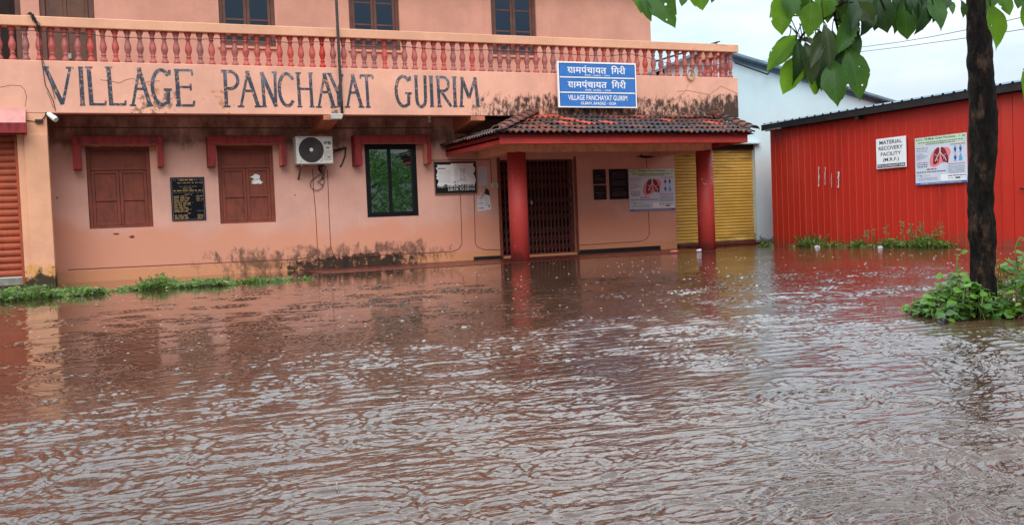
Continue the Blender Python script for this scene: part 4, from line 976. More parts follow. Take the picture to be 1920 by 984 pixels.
mb.tube([pt(648, 278, YW-.02), pt(647, 292, YW-.02), pt(642, 306, YW-.02), pt(638, 313, YW-.02)], .016, 6)
mb.build('pipe_bundle', M['pole'], ac)
mb = MB(); mb.tube([pt(600, 309, YW-.2), pt(598, 320, YW-.15), pt(604, 325, YW-.06), pt(592, 332, YW-.04), pt(583, 340, YW-.03), pt(582, 349, YW-.03), pt(588, 356, YW-.03), pt(596, 357, YW-.03), pt(605, 351, YW-.03), pt(608, 340, YW-.03), pt(605, 325, YW-.05)], .007, 5)
mb.tube([pt(604, 322, YW-.06), pt(606, 333, YW-.04), pt(596, 341, YW-.04), pt(606, 348, YW-.04)], .010, 5)
for k in range(4): mb.tube([pt(598+k*2, 309, YW-.18), pt(597+k*2.5, 318+k, YW-.13), pt(602, 324, YW-.08)], .010, 5)
mb.build('cable_loop', M['cable'], ac)

# ---- pole, lamps, cables on the building
yp_ = YB-.06
mb = MB(); mb.tube([pt(628, -60, yp_), pt(630.5, 0, yp_), pt(634, 70, yp_), pt(637, 130, yp_), pt(640, 185, yp_), pt(641.5, 214, yp_)], .028, 8)
tag(mb.build('drain_pipe', M['pole'], None, smooth=True), 'thin weathered black pipe running up across the parapet and balustrade', 'pipe')
a = A(630, 219, YB-.04)
fl = thing('flood_lamp', a, 'small white lamp box under the foot of the black pipe', 'lamp')
mb = MB(); mb.hexa([(a.x-.10, YB-.10, a.z-.05), (a.x+.10, YB-.10, a.z-.05), (a.x+.10, YB+.0, a.z-.06), (a.x-.10, YB+.0, a.z-.06)], [(a.x-.13, YB-.12, a.z+.05), (a.x+.13, YB-.12, a.z+.05), (a.x+.13, YB-.004, a.z+.05), (a.x-.13, YB-.004, a.z+.05)]); mb.build('lamp_body', M['offwhite'], fl, bevel=.01)
mb = MB(); mb.box(a.x-.03, a.x+.03, YB-.06, YB-.03, a.z+.052, a.z+.13); mb.build('bracket', M['rust'], fl)
a = A(95, 217, YB-.06)
cl = thing('security_camera', a, 'white bullet camera on the top corner of the left pier', 'camera')
mb = MB(); p0, p1 = A(90, 213, YB-.04), A(103, 223, YB-.16); d = p1-p0
mb.tube([p0, p0+d*.2, p0+d*.8, p1], [.03, .042, .045, .04], 10); mb.build('camera_body', M['white'], cl)
mb = MB(); mb.tube([A(101, 221, YB-.14), A(105, 225, YB-.18)], [.05, .046], 10); mb.build('hood_ring', M['white'], cl)
mb = MB(); mb.tube([pt(86, 212, YB-.01), pt(90, 213, YB-.04)], .018, 6); mb.build('bracket', M['black'], cl)
mb = MB(); p = A(73, 227, YB-.04); mb.box(p.x-.06, p.x+.06, YB-.06, YB-.002, p.z-.025, p.z+.025); mb.tube([pt(79, 225, YB-.03), pt(84, 219, YB-.02), pt(88, 211, YB-.02)], .01, 5); mb.tube([pt(66, 228, YB-.02), pt(58, 227, YB-.01), pt(49, 226, YB-.01)], .006, 5)
tag(mb.build('junction_box', M['cable']), 'small black junction box with cables below the white bullet camera', 'junction box')
a = A(803, 219, YB+.4)
bl = thing('bulb_holder', a, 'white bulb in a holder under the balcony soffit left of the porch', 'lamp')
mb = MB(); p = A(805, 219, YB+.5); zt = ZB0+.068
mb.lathe((p.x, p.y, zt-.05), [(.05, .05), (.05, .02), (.025, .0), (.025, -.04)], 12); mb.build('holder', M['white'], bl)
mb = MB(); mb.lathe((p.x, p.y, zt-.16), [(.01, .0), (.035, .015), (.042, .04), (.022, .07)], 12); mb.build('bulb', M['offwhite'], bl, smooth=True)
# thin cable slung along the balusters
pts = [(-20, 57), (60, 58), (140, 63), (220, 70), (300, 73), (380, 74), (410, 73), (470, 75), (540, 80), (600, 79), (640, 80), (700, 84), (760, 88), (800, 92), (850, 95), (920, 94), (985, 98), (1030, 100), (1100, 104), (1140, 106), (1180, 101), (1225, 111), (1270, 124), (1330, 124), (1372, 118)]
tag(MB().tube([pt(x, y, YB+.0) for x, y in pts], .006, 5).build('balcony_cable', M['cable']), 'thin black cable slung along the outside of the balusters', 'cable')
mb = MB(); r = random.Random(4)
for k in range(7):
    px, py = 62+r.uniform(-8, 10), 30
    mb.tube([pt(50+r.uniform(0, 4), 27, YB-.05), pt(58+r.uniform(-4, 6), 24+r.uniform(-1, 4), YB-.08), pt(64+r.uniform(-3, 5), 36+r.uniform(-4, 4), YB-.08), pt(70+r.uniform(-4, 6), 48+r.uniform(-4, 6), YB-.07), pt(73+r.uniform(-3, 3), 60, YB-.05)], .008, 5)
mb.tube([pt(73, 55, YB-.05), pt(76, 100, YB-.02), pt(80, 125, YB-.01), pt(85, 160, YB-.01), pt(93, 175, YB-.01), pt(100, 190, YB-.01), pt(104, 208, YB-.01)], .007, 5)
mb.tube([pt(75, 57, YB-.05), pt(80, 112, YB-.02), pt(96, 160, YB-.01), pt(103, 185, YB-.01)], .005, 5)
tag(mb.build('cable_tangle', M['cable']), 'tangle of dark cables tied to the handrail above the left pier', 'cable')
mb = MB(); c = A(1296, 140, YB-.05)
for k in range(5):
    rr = .075+.012*k; mb.tube([(c.x+rr*.8*cos(2*pi*q/24), YB-.02-.008*k, c.z+rr*sin(2*pi*q/24)) for q in range(25)], .007, 5, 0, False)
mb.tube([pt(1294, 148, YB-.03), pt(1285, 170, YB-.01), pt(1262, 190, YB-.01), pt(1240, 203, YB-.01)], .005, 5)
tag(mb.build('rope_coil', M['tan']), 'coil of tan cord hanging on the right end of the parapet', 'rope')

mb = MB(); r = random.Random(6)
for k in range(6): mb.tube([pt(1195+r.uniform(-2, 8), 292+r.uniform(-2, 3), YW-.03), pt(1210+r.uniform(-4, 4), 294+r.uniform(-2, 3), YW-.05), pt(1224+r.uniform(-6, 14), 293+r.uniform(-1, 3), YW-.03)], .009, 4)
tag(mb.build('cable_bundle', M['cable']), 'short dark bundle of loose cables under the porch ceiling above the poster', 'cable')
# ------------------------------------------------------------------ PALE BLUE BUILDING
YBl = 20.35
bb = thing('pale_blue_building', (17, 21, 0), 'pale blue gabled building with an ochre roller shutter behind the porch', 'building')
SB = (13.0, A(1418.5, 380, YBl).x, .06, A(1400, 271, YBl).z)
rl = lambda px, py: A(px, py, YBl)
e1, e2 = rl(1375, 108), rl(1662, 193); sl = (e2.z-e1.z)/(e2.x-e1.x)
ridge_x = e1.x-.8; rz = e1.z-sl*.8; xr_ = 23.5; zr_ = e1.z+sl*(xr_-e1.x); zr_ = max(zr_, 2.4)
mb = MB(); wall_holes(mb, 12.96, 20, -.4, 2.6, YBl, .22, [SB])
mb.poly([(12.96, YBl, 2.6), (20, YBl, 2.6), (20, YBl, e1.z+sl*(20-e1.x)), (ridge_x, YBl, rz), (12.96, YBl, rz-.5)])
mb.poly([(20, YBl, -.4), (20, 30, -.4), (20, 30, e1.z+sl*(20-e1.x)), (20, YBl, e1.z+sl*(20-e1.x))])
mb.build('wall', M['blue'], bb, merge=True)
mb = MB(); 
mb.hexa([(ridge_x, YBl-.25, rz-.01), (20.6, YBl-.25, e1.z+sl*(20.6-e1.x)-.01), (20.6, 30, e1.z+sl*(20.6-e1.x)-.01), (ridge_x, 30, rz-.01)], [(ridge_x, YBl-.25, rz+.05), (20.6, YBl-.25, e1.z+sl*(20.6-e1.x)+.05), (20.6, 30, e1.z+sl*(20.6-e1.x)+.05), (ridge_x, 30, rz+.05)])
mb.hexa([(ridge_x-.02, YBl-.25, rz-.01), (ridge_x-.02, 30, rz-.01), (12.4, 30, rz-.7), (12.4, YBl-.25, rz-.7)], [(ridge_x-.02, YBl-.25, rz+.05), (ridge_x-.02, 30, rz+.05), (12.4, 30, rz-.64), (12.4, YBl-.25, rz-.64)])
rf = mb.build('roof', M['blueroof'], bb)
mb = MB(); d = e2-e1; mb.hexa([(e1.x, YBl-.03, e1.z-.10), (20.5, YBl-.03, e1.z+sl*(20.5-e1.x)-.10), (20.5, YBl-.003, e1.z+sl*(20.5-e1.x)-.10), (e1.x, YBl-.003, e1.z-.10)], [(e1.x, YBl-.03, e1.z-.02), (20.5, YBl-.03, e1.z+sl*(20.5-e1.x)-.02), (20.5, YBl-.003, e1.z+sl*(20.5-e1.x)-.02), (e1.x, YBl-.003, e1.z-.02)]); mb.build('barge_board', M['blueroof'], rf)
mb = MB(); mb.tube([pt(1378, 118, YBl-.4), pt(1440, 140, YBl-.4)], .02, 5); mb.tube([pt(1440, 139, YBl-.4), pt(1444, 133, YBl-.2)], .02, 5); mb.build('gutter_rod', M['gutter'], rf)
sh = slats(MB(), SB[0], SB[1], .10, SB[3]-.12, YBl+.14, .0755, .022).build('roller_shutter', M['ochre'], bb)
mb = MB(); mb.box(SB[0], SB[1], YBl+.06, YBl+.3, SB[3]-.118, SB[3]-.002); mb.build('shutter_box', M['gutter'], sh)
MB().box(SB[0], SB[1], YBl+.07, YBl+.16, .062, .098).build('bottom_bar', M['tile_mid'], sh)
MB().box(SB[0], SB[1]+.0, YBl-.35, YBl+.2, -.2, .06).build('door_step', M['plinthred'], bb)
mb = MB(); mb.box(SB[0]-.3, SB[1]+.12, YBl-.14, YBl-.003, SB[3]+.01, SB[3]+.05); mb.build('lintel_ledge', M['blue'], bb)

# ------------------------------------------------------------------ RED SHEET-METAL SHED
XS = 15.0
s0, s1 = AX(1447, 350, XS).y, 7.5
shed = thing('metal_shed', (16, 14, 0), 'red corrugated sheet metal shed with black eave at the right', 'shed')
def ribbed(y0, y1, z0, z1, X, pitch=.2, rib=.010):
    y = y0; prof = []
    while y > y1:
        for dy, dx in ((0, 0), (.15, 0), (.158, 1), (.178, 1), (.186, 0)):
            prof.append((y-dy, X-dx*rib*0+ (rib if 0 else 0) + (-rib if dx >= .8 else 0)*(dx)))
        y -= pitch
    prof.append((y1, X)); vs = []
    for yy, xx in prof: vs += [(xx, yy, z0), (xx, yy, z1)]
    return vs, [(2*i, 2*i+2, 2*i+3, 2*i+1) for i in range(len(prof)-1)]
ZS = 2.78
doorY0 = AX(1880, 380, XS).y
mb = MB(); mb.add(*ribbed(s0, doorY0, -.3, ZS, XS)); 
mb.poly([(XS, s0, -.3), (XS+8, s0, -.3), (XS+8, s0, ZS+1), (XS, s0, ZS)]); mb.poly([(XS, s1-2, -.3), (XS+8, s1-2, -.3), (XS+8, s1-2, ZS+1), (XS, s1-2, ZS)]); mb.poly([(XS+8, s0, -.3), (XS+8, s1-2, -.3), (XS+8, s1-2, ZS+1), (XS+8, s0, ZS+1)])
mb.add(*ribbed(AX(2010, 380, XS).y, s1-2, -.3, ZS, XS))
mb.build('wall_sheet', M['shedred'], shed)
d1 = AX(2010, 380, XS).y; dm = AX(1903, 380, XS).y
dr = MB(); dr.box(XS-.02, XS+.03, dm+.006, doorY0-.004, -.25, ZS-.02); dr.box(XS-.025, XS+.03, d1+.004, dm-.006, -.25, ZS-.02)
door = dr.build('door', M['shedred'], shed, bevel=.008)
mb = MB(); h_ = AX(1917, 355, XS-.06); mb.tube([(XS-.03, h_.y+.03, h_.z+.015), (XS-.08, h_.y+.03, h_.z+.015), (XS-.08, h_.y-.10, h_.z), (XS-.03, h_.y-.10, h_.z)], .014, 6); mb.build('handle', M['black'], door)
# roof sheet, eave flashing
vs = []; yv = s0+.10; nn = 0
while yv > s1-2.2:
    for dy, dz in ((0, 0), (.13, 0), (.15, .03), (.18, .03), (.2, 0)):
        vs += [(XS-.22, yv-dy, ZS+.05+dz), (XS+8.3, yv-dy, ZS+1.15+dz)]; nn += 1
    yv -= .25
mb = MB(); mb.add(vs, [(2*i, 2*i+1, 2*i+3, 2*i+2) for i in range(nn-1)]); rf = mb.build('roof_sheet', M['blueroof'], shed)
mb = MB(); mb.hexa([(XS-.20, s1-2.2, ZS-.09), (XS-.19, s1-2.2, ZS-.09), (XS-.19, s0+.07, ZS-.09), (XS-.20, s0+.07, ZS-.09)], [(XS-.20, s1-2.2, ZS+.046), (XS-.19, s1-2.2, ZS+.046), (XS-.19, s0+.07, ZS+.046), (XS-.20, s0+.07, ZS+.046)])
mb.box(XS-.188, XS+.02, s1-2.2, s0+.07, ZS+.02, ZS+.045); mb.box(XS-.06, XS-.032, s1-2.2, s0+.1, ZS-.10, ZS-.0); mb.build('eave_flashing', M['gutter'], rf)
p = AX(1612, 217, XS-.1); mb = MB(); mb.box(XS-.19, XS-.062, p.y-.05, p.y+.05, ZS-.16, ZS-.092); mb.build('eave_bracket', M['gutter'], rf)
p = AX(1452, 243, XS-.2); mb = MB(); mb.box(XS-.30, XS-.21, p.y-.25, p.y+.22, p.z-.01, p.z+.015); mb.build('loose_flashing', M['steel'], rf)
r = random.Random(9)
for (px, y0, y1, w_) in ((1537, 313, 350, .035), (1549, 313, 347, .022), (1561, 325, 352, .012), (1574, 322, 352, .05)):
    mb = MB()
    for seg in range(7):
        t0, t1 = seg/7, (seg+1.0)/7; a_ = AX(px, y0+(y1-y0)*t0, XS); b2 = AX(px+.5, y0+(y1-y0)*t1, XS); ww = w_*r.uniform(.45, 1.1); j = r.uniform(-.008, .008)
        mb.box(XS-.0305, XS-.0295, a_.y+j-ww/2, a_.y+j+ww/2, b2.z, a_.z)
    mb.build('sticker_residue', M['offwhite'], shed)
# signs on the shed
def xframe(pl, pr, pt0, pb0, X):
    a, b_ = AX(pl[0], pl[1], X), AX(pr[0], pr[1], X)
    zt = (AX(*pt0[0], X).z+AX(*pt0[1], X).z)/2; zb = (AX(*pb0[0], X).z+AX(*pb0[1], X).z)/2
    return Frame((X, a.y, zb), (0, b_.y-a.y, 0), (0, 0, zt-zb), (-1, 0, 0))
fr = xframe((1643, 290), (1698.5, 285), ((1643, 262), (1697, 254)), ((1645, 318), (1699, 312)), XS-.05)
sg = thing('facility_sign', fr.p(.5, 0), 'white square sign reading MATERIAL RECOVERY FACILITY on the red shed', 'sign')
mb = MB(); fr.slab(mb, 0, 1, 0, 1, -.018, 0); mb.build('board', M['signwhite'], sg, bevel=.003)
mb = MB(); fr.text(mb, 'MATERIAL', .12, .88, .80, .925, .002, 0, .014); fr.text(mb, 'RECOVERY', .09, .90, .605, .73, .002, 0, .014); fr.text(mb, 'FACILITY', .16, .84, .415, .535, .002, 0, .014); fr.text(mb, '(M.R.F.)', .23, .77, .20, .345, .002, 0, .014)
mb.build('lettering', M['ink'], sg); mb = MB(); fr.rect(mb, .03, .97, .03, .145, .002, 0); fr.text(mb, 'FOR VILLAGE PANCHAYAT GUIRIM', .05, .95, .055, .12, .004, 1, .014)
mb.build('footer_strip', [M['ink'], M['signwhite']], sg)
fr = xframe((1716, 300), (1813, 295), ((1715.5, 260), (1812, 248.5)), ((1717, 347), (1813, 342)), XS-.05)
poster(fr, 'health poster with pink lungs mounted on the red shed left of the trunk', 5)

# ------------------------------------------------------------------ VEGETATION
def leafmat(name, c1, c2, vein, rough=.45, trans=.35):
    m, t, b = _mat(name); uvn = N(t, 'ShaderNodeUVMap'); sp = t.nodes.new('ShaderNodeSeparateXYZ'); t.links.new(uvn.outputs[0], sp.inputs[0])
    u = math_(t, 'ABSOLUTE', math_(t, 'SUBTRACT', sp.outputs[0], .5)); v = sp.outputs[1]
    mid = mrange(t, u, .012, .03, 1, 0)
    sv = math_(t, 'FRACT', math_(t, 'MULTIPLY', math_(t, 'SUBTRACT', v, math_(t, 'MULTIPLY', u, .55)), 8))
    side = math_(t, 'MULTIPLY', mrange(t, math_(t, 'ABSOLUTE', math_(t, 'SUBTRACT', sv, .5)), .03, .09, 1, 0), .55)
    P = pos(t); n1 = noise(t, P, 9, 5, .6)
    c = mixc(t, mrange(t, n1, .3, .7), c1, c2)
    c = mixc(t, math_(t, 'MULTIPLY', math_(t, 'MAXIMUM', mid, side), .6), c, vein)
    t.links.new(c, b.inputs['Base Color']); b.inputs['Roughness'].default_value = rough; b.inputs['Specular IOR Level'].default_value = .22
    tr = N(t, 'ShaderNodeBsdfTranslucent'); t.links.new(mixc(t, .5, c, (.25, .45, .03, 1)), tr.inputs[0])
    mx = N(t, 'ShaderNodeMixShader'); mx.inputs[0].default_value = trans
    out = t.nodes['Material Output']; t.links.new(b.outputs[0], mx.inputs[1]); t.links.new(tr.outputs[0], mx.inputs[2])
    # insect holes
    vo = N(t, 'ShaderNodeTexVoronoi', Scale=16.0); t.links.new(P, vo.inputs['Vector'])
    s2 = t.nodes.new('ShaderNodeSeparateColor'); t.links.new(vo.outputs['Color'], s2.inputs[0])
    hole = math_(t, 'MULTIPLY', math_(t, 'LESS_THAN', vo.outputs['Distance'], .13), math_(t, 'GREATER_THAN', s2.outputs[0], .72))
    hole = math_(t, 'MAXIMUM', hole, math_(t, 'MULTIPLY', math_(t, 'GREATER_THAN', u, .40), math_(t, 'GREATER_THAN', noise(t, P, 14, 4, .6), .62)))   # nibbled margins
    tp = N(t, 'ShaderNodeBsdfTransparent'); m2 = N(t, 'ShaderNodeMixShader'); t.links.new(hole, m2.inputs[0]); t.links.new(mx.outputs[0], m2.inputs[1]); t.links.new(tp.outputs[0], m2.inputs[2]); t.links.new(m2.outputs[0], out.inputs[0])
    bump(t, b, math_(t, 'MAXIMUM', mid, side), .4, .004)
    return m
LM = [leafmat('leaf_bright', (.055, .155, .008, 1), (.10, .22, .012, 1), (.15, .27, .04, 1), trans=.6),
      leafmat('leaf_mid', (.022, .075, .012, 1), (.036, .11, .014, 1), (.07, .16, .04, 1), trans=.3),
      leafmat('leaf_dark', (.010, .030, .010, 1), (.018, .048, .012, 1), (.035, .07, .03, 1), trans=.15),
      leafmat('leaf_wilted', (.030, .045, .020, 1), (.050, .062, .030, 1), (.09, .10, .06, 1), trans=.2)]
class LeafMesh:
    def tubes(s, mb, m):
        b = len(s.v); s.v += [Vector(p) for p in mb.v]
        for f in mb.f:
            if len(f) == 4: s.f.append(tuple(b+i for i in f)); s.m.append(m); s.uv.append(((.2, .3), (.2, .3), (.2, .3), (.2, .3)))
    PR = [(0, .02), (.05, .16), (.14, .46), (.28, .80), (.44, .98), (.58, 1.0), (.72, .84), (.85, .50), (.93, .22), (.97, .09), (1, .0)]
    def __init__(s): s.v = []; s.f = []; s.uv = []; s.m = []
    def leaf(s, base, tip, width, nrm, fold=.15, bow=.08, m=0, rnd=random, nv=12, simple=False):
        base, tip = Vector(base), Vector(tip); ax = tip-base; L_ = ax.length; ax.normalize()
        sd = ax.cross(Vector(nrm)); 
        if sd.length < 1e-4: sd = ax.orthogonal()
        sd.normalize(); n = sd.cross(ax).normalized()
        us = (0, .25, .5, .75, 1) if not simple else (0, .5, 1)
        if simple: nv = 4
        b = len(s.v); wob = rnd.uniform(0, 6); ca = rnd.uniform(-.10, .10)
        for i in range(nv+1):
            t = i/nv
            for j in range(len(s.PR)-1):
                if s.PR[j][0] <= t <= s.PR[j+1][0]:
                    q = (t-s.PR[j][0])/(s.PR[j+1][0]-s.PR[j][0]); wd = s.PR[j][1]*(1-q)+s.PR[j+1][1]*q; break
            wd = wd*width/2
            for u in us:
                k = (u-.5)*2
                p = base+ax*(L_*t)+sd*(k*wd*(1+(.05*sin(9*t+wob)+.035*sin(23*t+wob*2) if abs(k) > .9 else 0))+ca*L_*t*(1-t))+n*(fold*abs(k)*wd*1.0*(1-.3*t)+bow*L_*sin(pi*t)+.05*L_*k*sin(5*t+wob)*abs(k))
                s.v.append(p); 
        nu = len(us)
        for i in range(nv):
            for j in range(nu-1):
                s.f.append((b+i*nu+j, b+i*nu+j+1, b+(i+1)*nu+j+1, b+(i+1)*nu+j)); s.m.append(m)
                s.uv.append(((us[j], i/nv), (us[j+1], i/nv), (us[j+1], (i+1)/nv), (us[j], (i+1)/nv)))
    def build(s, name, mats, parent):
        me = bpy.data.meshes.new(name); me.from_pydata([tuple(p) for p in s.v], [], s.f)
        for mm in mats: me.materials.append(mm)
        me.polygons.foreach_set('material_index', s.m); me.polygons.foreach_set('use_smooth', [True]*len(s.f))
        ul = me.uv_layers.new(name='UVMap'); ul.data.foreach_set('uv', [c for q in s.uv for p in q for c in p])
        o = bpy.data.objects.new(name, me); COL.objects.link(o)
        if parent is not None: put(o, parent)
        return o
# bark
def barkmat():
    m, t, b = _mat('wet_dark_bark'); P = pos(t)
    n1 = noise(t, mapping(t, P, (1, 1, .25)), 26, 8, .7); n2 = noise(t, mapping(t, P, (1, 1, .5)), 9, 6, .7)
    c = mixc(t, mrange(t, n1, .4, .68), lin(12, 10, 9), lin(40, 32, 27)); c = mixc(t, mrange(t, n2, .52, .68, 0, .75), c, lin(98, 74, 56))
    c = mixc(t, mrange(t, noise(t, P, 5, 5, .6), .60, .72, 0, .35), c, lin(60, 62, 48))
    t.links.new(c, b.inputs['Base Color']); b.inputs['Roughness'].default_value = .85; b.inputs['Specular IOR Level'].default_value = .15
    bump(t, b, math_(t, 'ADD', n1, n2), 1.0, .04); return m
M['bark'] = barkmat()
tb_ = AZ(1841, 590); DT = (tb_-EYE).dot(_f)
tree = thing('broadleaf_tree', (tb_.x, tb_.y, 0), 'dark wet tree trunk with large drooping leaves at the right', 'tree')
path = [(1845, 640), (1843, 585), (1841, 520), (1839, 440), (1839.5, 360), (1842, 280), (1844, 210), (1839, 140), (1836, 80), (1833, 20), (1829, -80), (1822, -220), (1826, -420), (1822, -650)]
rad = [25, 24, 22.5, 22, 22, 23, 25, 23, 20.5, 20.5, 19.5, 18, 14, 9]
P_ = []; R2 = []
for i in range(len(path)-1):
    for k in range(16):
        t = k/16; P_.append(AD(path[i][0]+(path[i+1][0]-path[i][0])*t, path[i][1]+(path[i+1][1]-path[i][1])*t, DT)); R2.append((rad[i]+(rad[i+1]-rad[i])*t)*DT/FPX)
mb = MB(); mb.tube(P_, R2, 36)
mb.v = [tuple(Vector(p)+Vector((1, 0, 0))*0.010*mnoise.noise(Vector(p)*Vector((9, 9, 4)).x)+Vector((p[0]-tb_.x, p[1]-tb_.y, 0)).normalized()*(.022*mnoise.noise(Vector((p[0]*11, p[1]*11, p[2]*3)))+.013*mnoise.noise(Vector((p[0]*30, p[1]*30, p[2]*8)))+.007*mnoise.noise(Vector((p[0]*70, p[1]*70, p[2]*22))))) for p in mb.v]
mb.build('trunk', M['bark'], tree, smooth=True)
br = MB(); top = AD(1826, -150, DT)
def branch(p0, pts, r0, r1):
    P = [Vector(p0)]+[Vector(p) for p in pts]; br.tube(P, [r0+(r1-r0)*i/(len(P)-1) for i in range(len(P))], 7)
branch(AD(1829, -60, DT), [AD(1760, -90, DT-.2), AD(1680, -60, DT-.5), AD(1610, -20, DT-.8), AD(1565, 15, DT-1.0)], .05, .012)
branch(AD(1565, 15, DT-1.0), [AD(1540, 40, DT-1.0), AD(1512, 58, DT-1.02), AD(1502, 70, DT-1.03), AD(1499, 88, DT-1.05)], .010, .007)
branch(AD(1565, 15, DT-1.0), [AD(1566, 35, DT-1.0), AD(1572, 60, DT-1.0), AD(1580, 90, DT-1.0)], .009, .006)
branch(AD(1610, -20, DT-.8), [AD(1500, -60, DT-1.0), AD(1380, -60, DT-1.2), AD(1260, -30, DT-1.3)], .018, .008)
branch(top, [AD(1880, -260, DT+.3), AD(1960, -300, DT+.6), AD(2060, -260, DT+.9)], .05, .015)
branch(top, [AD(1780, -330, DT+.6), AD(1700, -420, DT+1.2), AD(1600, -420, DT+1.8)], .05, .015)
branch(top, [AD(1850, -330, DT-.3), AD(1900, -420, DT-.8)], .04, .012)
for a_, b_, dd in (((1502, 74), (1470, 92), .05), ((1502, 74), (1488, 108), .02), ((1505, 72), (1530, 88), -.04), ((1520, 56), (1546, 66), .03), ((1566, 35), (1590, 60), .02), ((1572, 60), (1595, 88), .0), ((1572, 60), (1561, 112), .05), ((1540, 40), (1480, 30), .0), ((1565, 15), (1600, 5), .1), ((1640, -20), (1660, 20), .0), ((1690, -40), (1700, 20), .05), ((1730, -60), (1750, 10), .05)):
    branch(AD(*a_, DT-1.02), [AD((a_[0]+b_[0])/2, (a_[1]+b_[1])/2-5, DT-1.02-dd), AD(*b_, DT-1.05-dd)], .006, .004)
LV = [ # base px, tip px, width px, material, depth offset, fold
 (1190, -6, 1203, 26, 22, 0, 1.25, .2), (1203, -10, 1222, 41, 20, 1, 1.3, .3), (1218, -14, 1266, 54, 46, 1, 1.28, .2), (1286, -12, 1278, 13, 18, 1, 1.2, .2), (1303, -22, 1318, 20, 40, 0, 1.2, .2), (1240, -40, 1236, 14, 40, 1, 1.2, .2), (1345, -30, 1335, 6, 34, 1, 1.2, .2),
 (1460, -6, 1467, 66, 44, 0, 1.05, .2), (1522, 6, 1514, 72, 42, 0, 1.08, .25), (1486, -10, 1496, 33, 20, 0, 1.0, .2), (1527, -4, 1529, 36, 16, 0, 1.0, .2), (1562, -6, 1535, 39, 24, 0, .98, .2), (1500, -20, 1508, 30, 26, 1, 1.0, .2),
 (1492, 72, 1437, 135, 36, 0, 1.1, .5), (1490, 108, 1467, 178, 40, 0, 1.08, .2), (1493, 78, 1485, 160, 27, 2, 1.12, .6), (1510, 84, 1523, 160, 36, 3, 1.1, .35), (1503, 92, 1530, 177, 46, 0, 1.0, .2), (1547, 66, 1520, 131, 24, 3, 1.13, .6), (1545, 48, 1557, 130, 27, 3, 1.16, .7), (1498, 80, 1452, 128, 24, 0, 1.02, .3), (1502, 76, 1532, 90, 16, 3, 1.05, .4),
 (1561, 116, 1570, 201, 52, 1, 1.15, .12), (1590, 96, 1612, 190, 48, 1, 1.08, .15), (1590, 22, 1570, 102, 44, 1, 1.02, .3), (1590, -10, 1597, 58, 32, 2, 1.06, .3), (1596, 88, 1558, 122, 24, 2, .96, .4), (1560, 60, 1545, 118, 30, 2, .95, .4), (1530, 90, 1535, 170, 34, 2, .96, .3), (1575, 40, 1607, 112, 40, 2, .98, .3), (1583, 88, 1578, 150, 24, 0, .98, .2),
 (1600, 8, 1640, 44, 30, 3, 1.05, .3), (1648, -8, 1664, 63, 44, 2, 1.0, .2), (1625, 10, 1612, 70, 34, 2, .98, .3), (1690, 6, 1701, 75, 40, 1, 1.0, .15), (1724, 0, 1713, 67, 34, 2, .98, .25), (1742, -4, 1764, 59, 36, 1, .98, .2), (1672, -10, 1682, 52, 36, 2, .95, .2), (1708, -14, 1722, 44, 40, 2, .93, .2), (1735, -20, 1735, 40, 38, 2, .9, .2), (1632, -20, 1640, 40, 36, 2, .93, .2), (1757, 0, 1748, 44, 28, 2, .9, .3), (1783, 6, 1786, 28, 12, 1, .9, .2), (1802, 2, 1805, 37, 12, 2, .8, .2), (1660, -30, 1652, 30, 40, 1, .85, .2),
 (1470, -14, 1480, 40, 34, 1, 1.02, .3), (1506, -16, 1500, 34, 30, 1, .95, .3), (1545, -14, 1552, 44, 34, 1, .92, .3), (1575, -16, 1572, 50, 36, 2, .92, .3), (1612, -16, 1606, 46, 40, 2, .9, .3), (1655, -16, 1640, 58, 42, 2, .9, .3), (1690, -20, 1676, 66, 40, 2, .9, .3), (1715, -20, 1730, 58, 36, 1, .88, .3), (1762, -18, 1756, 34, 34, 2, .85, .3), (1555, 95, 1540, 172, 34, 1, .9, .3), (1520, 100, 1505, 150, 30, 2, .92, .4), (1575, 80, 1560, 160, 36, 2, .9, .3), (1535, 60, 1512, 118, 30, 2, .95, .4), (1480, 70, 1450, 112, 24, 1, 1.0, .4),
 (1857, 14, 1867, 95, 40, 0, .6, .15), (1880, -4, 1894, 29, 26, 0, .6, .2), (1918, 2, 1922, 62, 28, 0, .7, .2), (1930, 112, 1918, 190, 24, 0, .7, .3), (1855, -20, 1848, 24, 30, 1, .5, .2), (1900, -30, 1910, 16, 36, 1, .6, .2), (1605, 30, 1582, 84, 30, 2, .92, .3), (1618, 34, 1622, 64, 26, 2, .9, .3)]
lm = LeafMesh(); r = random.Random(21); stems = MB()
for (bx, by, tx_, ty, wpx, mm, do, fold) in LV:
    dep = DT-do; b0 = AD(bx, by, dep); tp_ = AD(tx_, ty, dep+r.uniform(-.10, .04))
    nn = -_f+RT*r.uniform(-.5, .5)+UP*r.uniform(0, .5)
    lm.leaf(b0+(b0-tp_)*.06, tp_, wpx*r.uniform(.9, 1.1)*dep/FPX, nn, fold*1.7+.1, r.uniform(.03, .14), mm, r)
    stems.tube([b0, b0+(b0-tp_)*.12+Vector((0, 0, .03)), b0+(b0-tp_)*.2+Vector((r.uniform(-.05, .05), .03, .09))], .004, 4)
for k in range(150):           # the rest of the crown, above and around
    px, py = r.uniform(1150, 2300), r.uniform(-700, -45); dep = DT+r.uniform(-1.4, 1.9)
    if abs(px-1700) > 450 and r.random() < .4: continue
    b0 = AD(px, py, dep); d = Vector((r.uniform(-.12, .12), r.uniform(-.12, .12), -r.uniform(.15, .30)))
    lm.leaf(b0, b0+d, r.uniform(.12, .19), Vector((r.uniform(-.6, .6), -1, r.uniform(0, .8))), .2, .06, r.choice((0, 1, 1, 2)), r)
br.add(stems.v, stems.f)
br.build('branch', M['bark'], tree, smooth=True)
lm.build('crown', LM, tree)

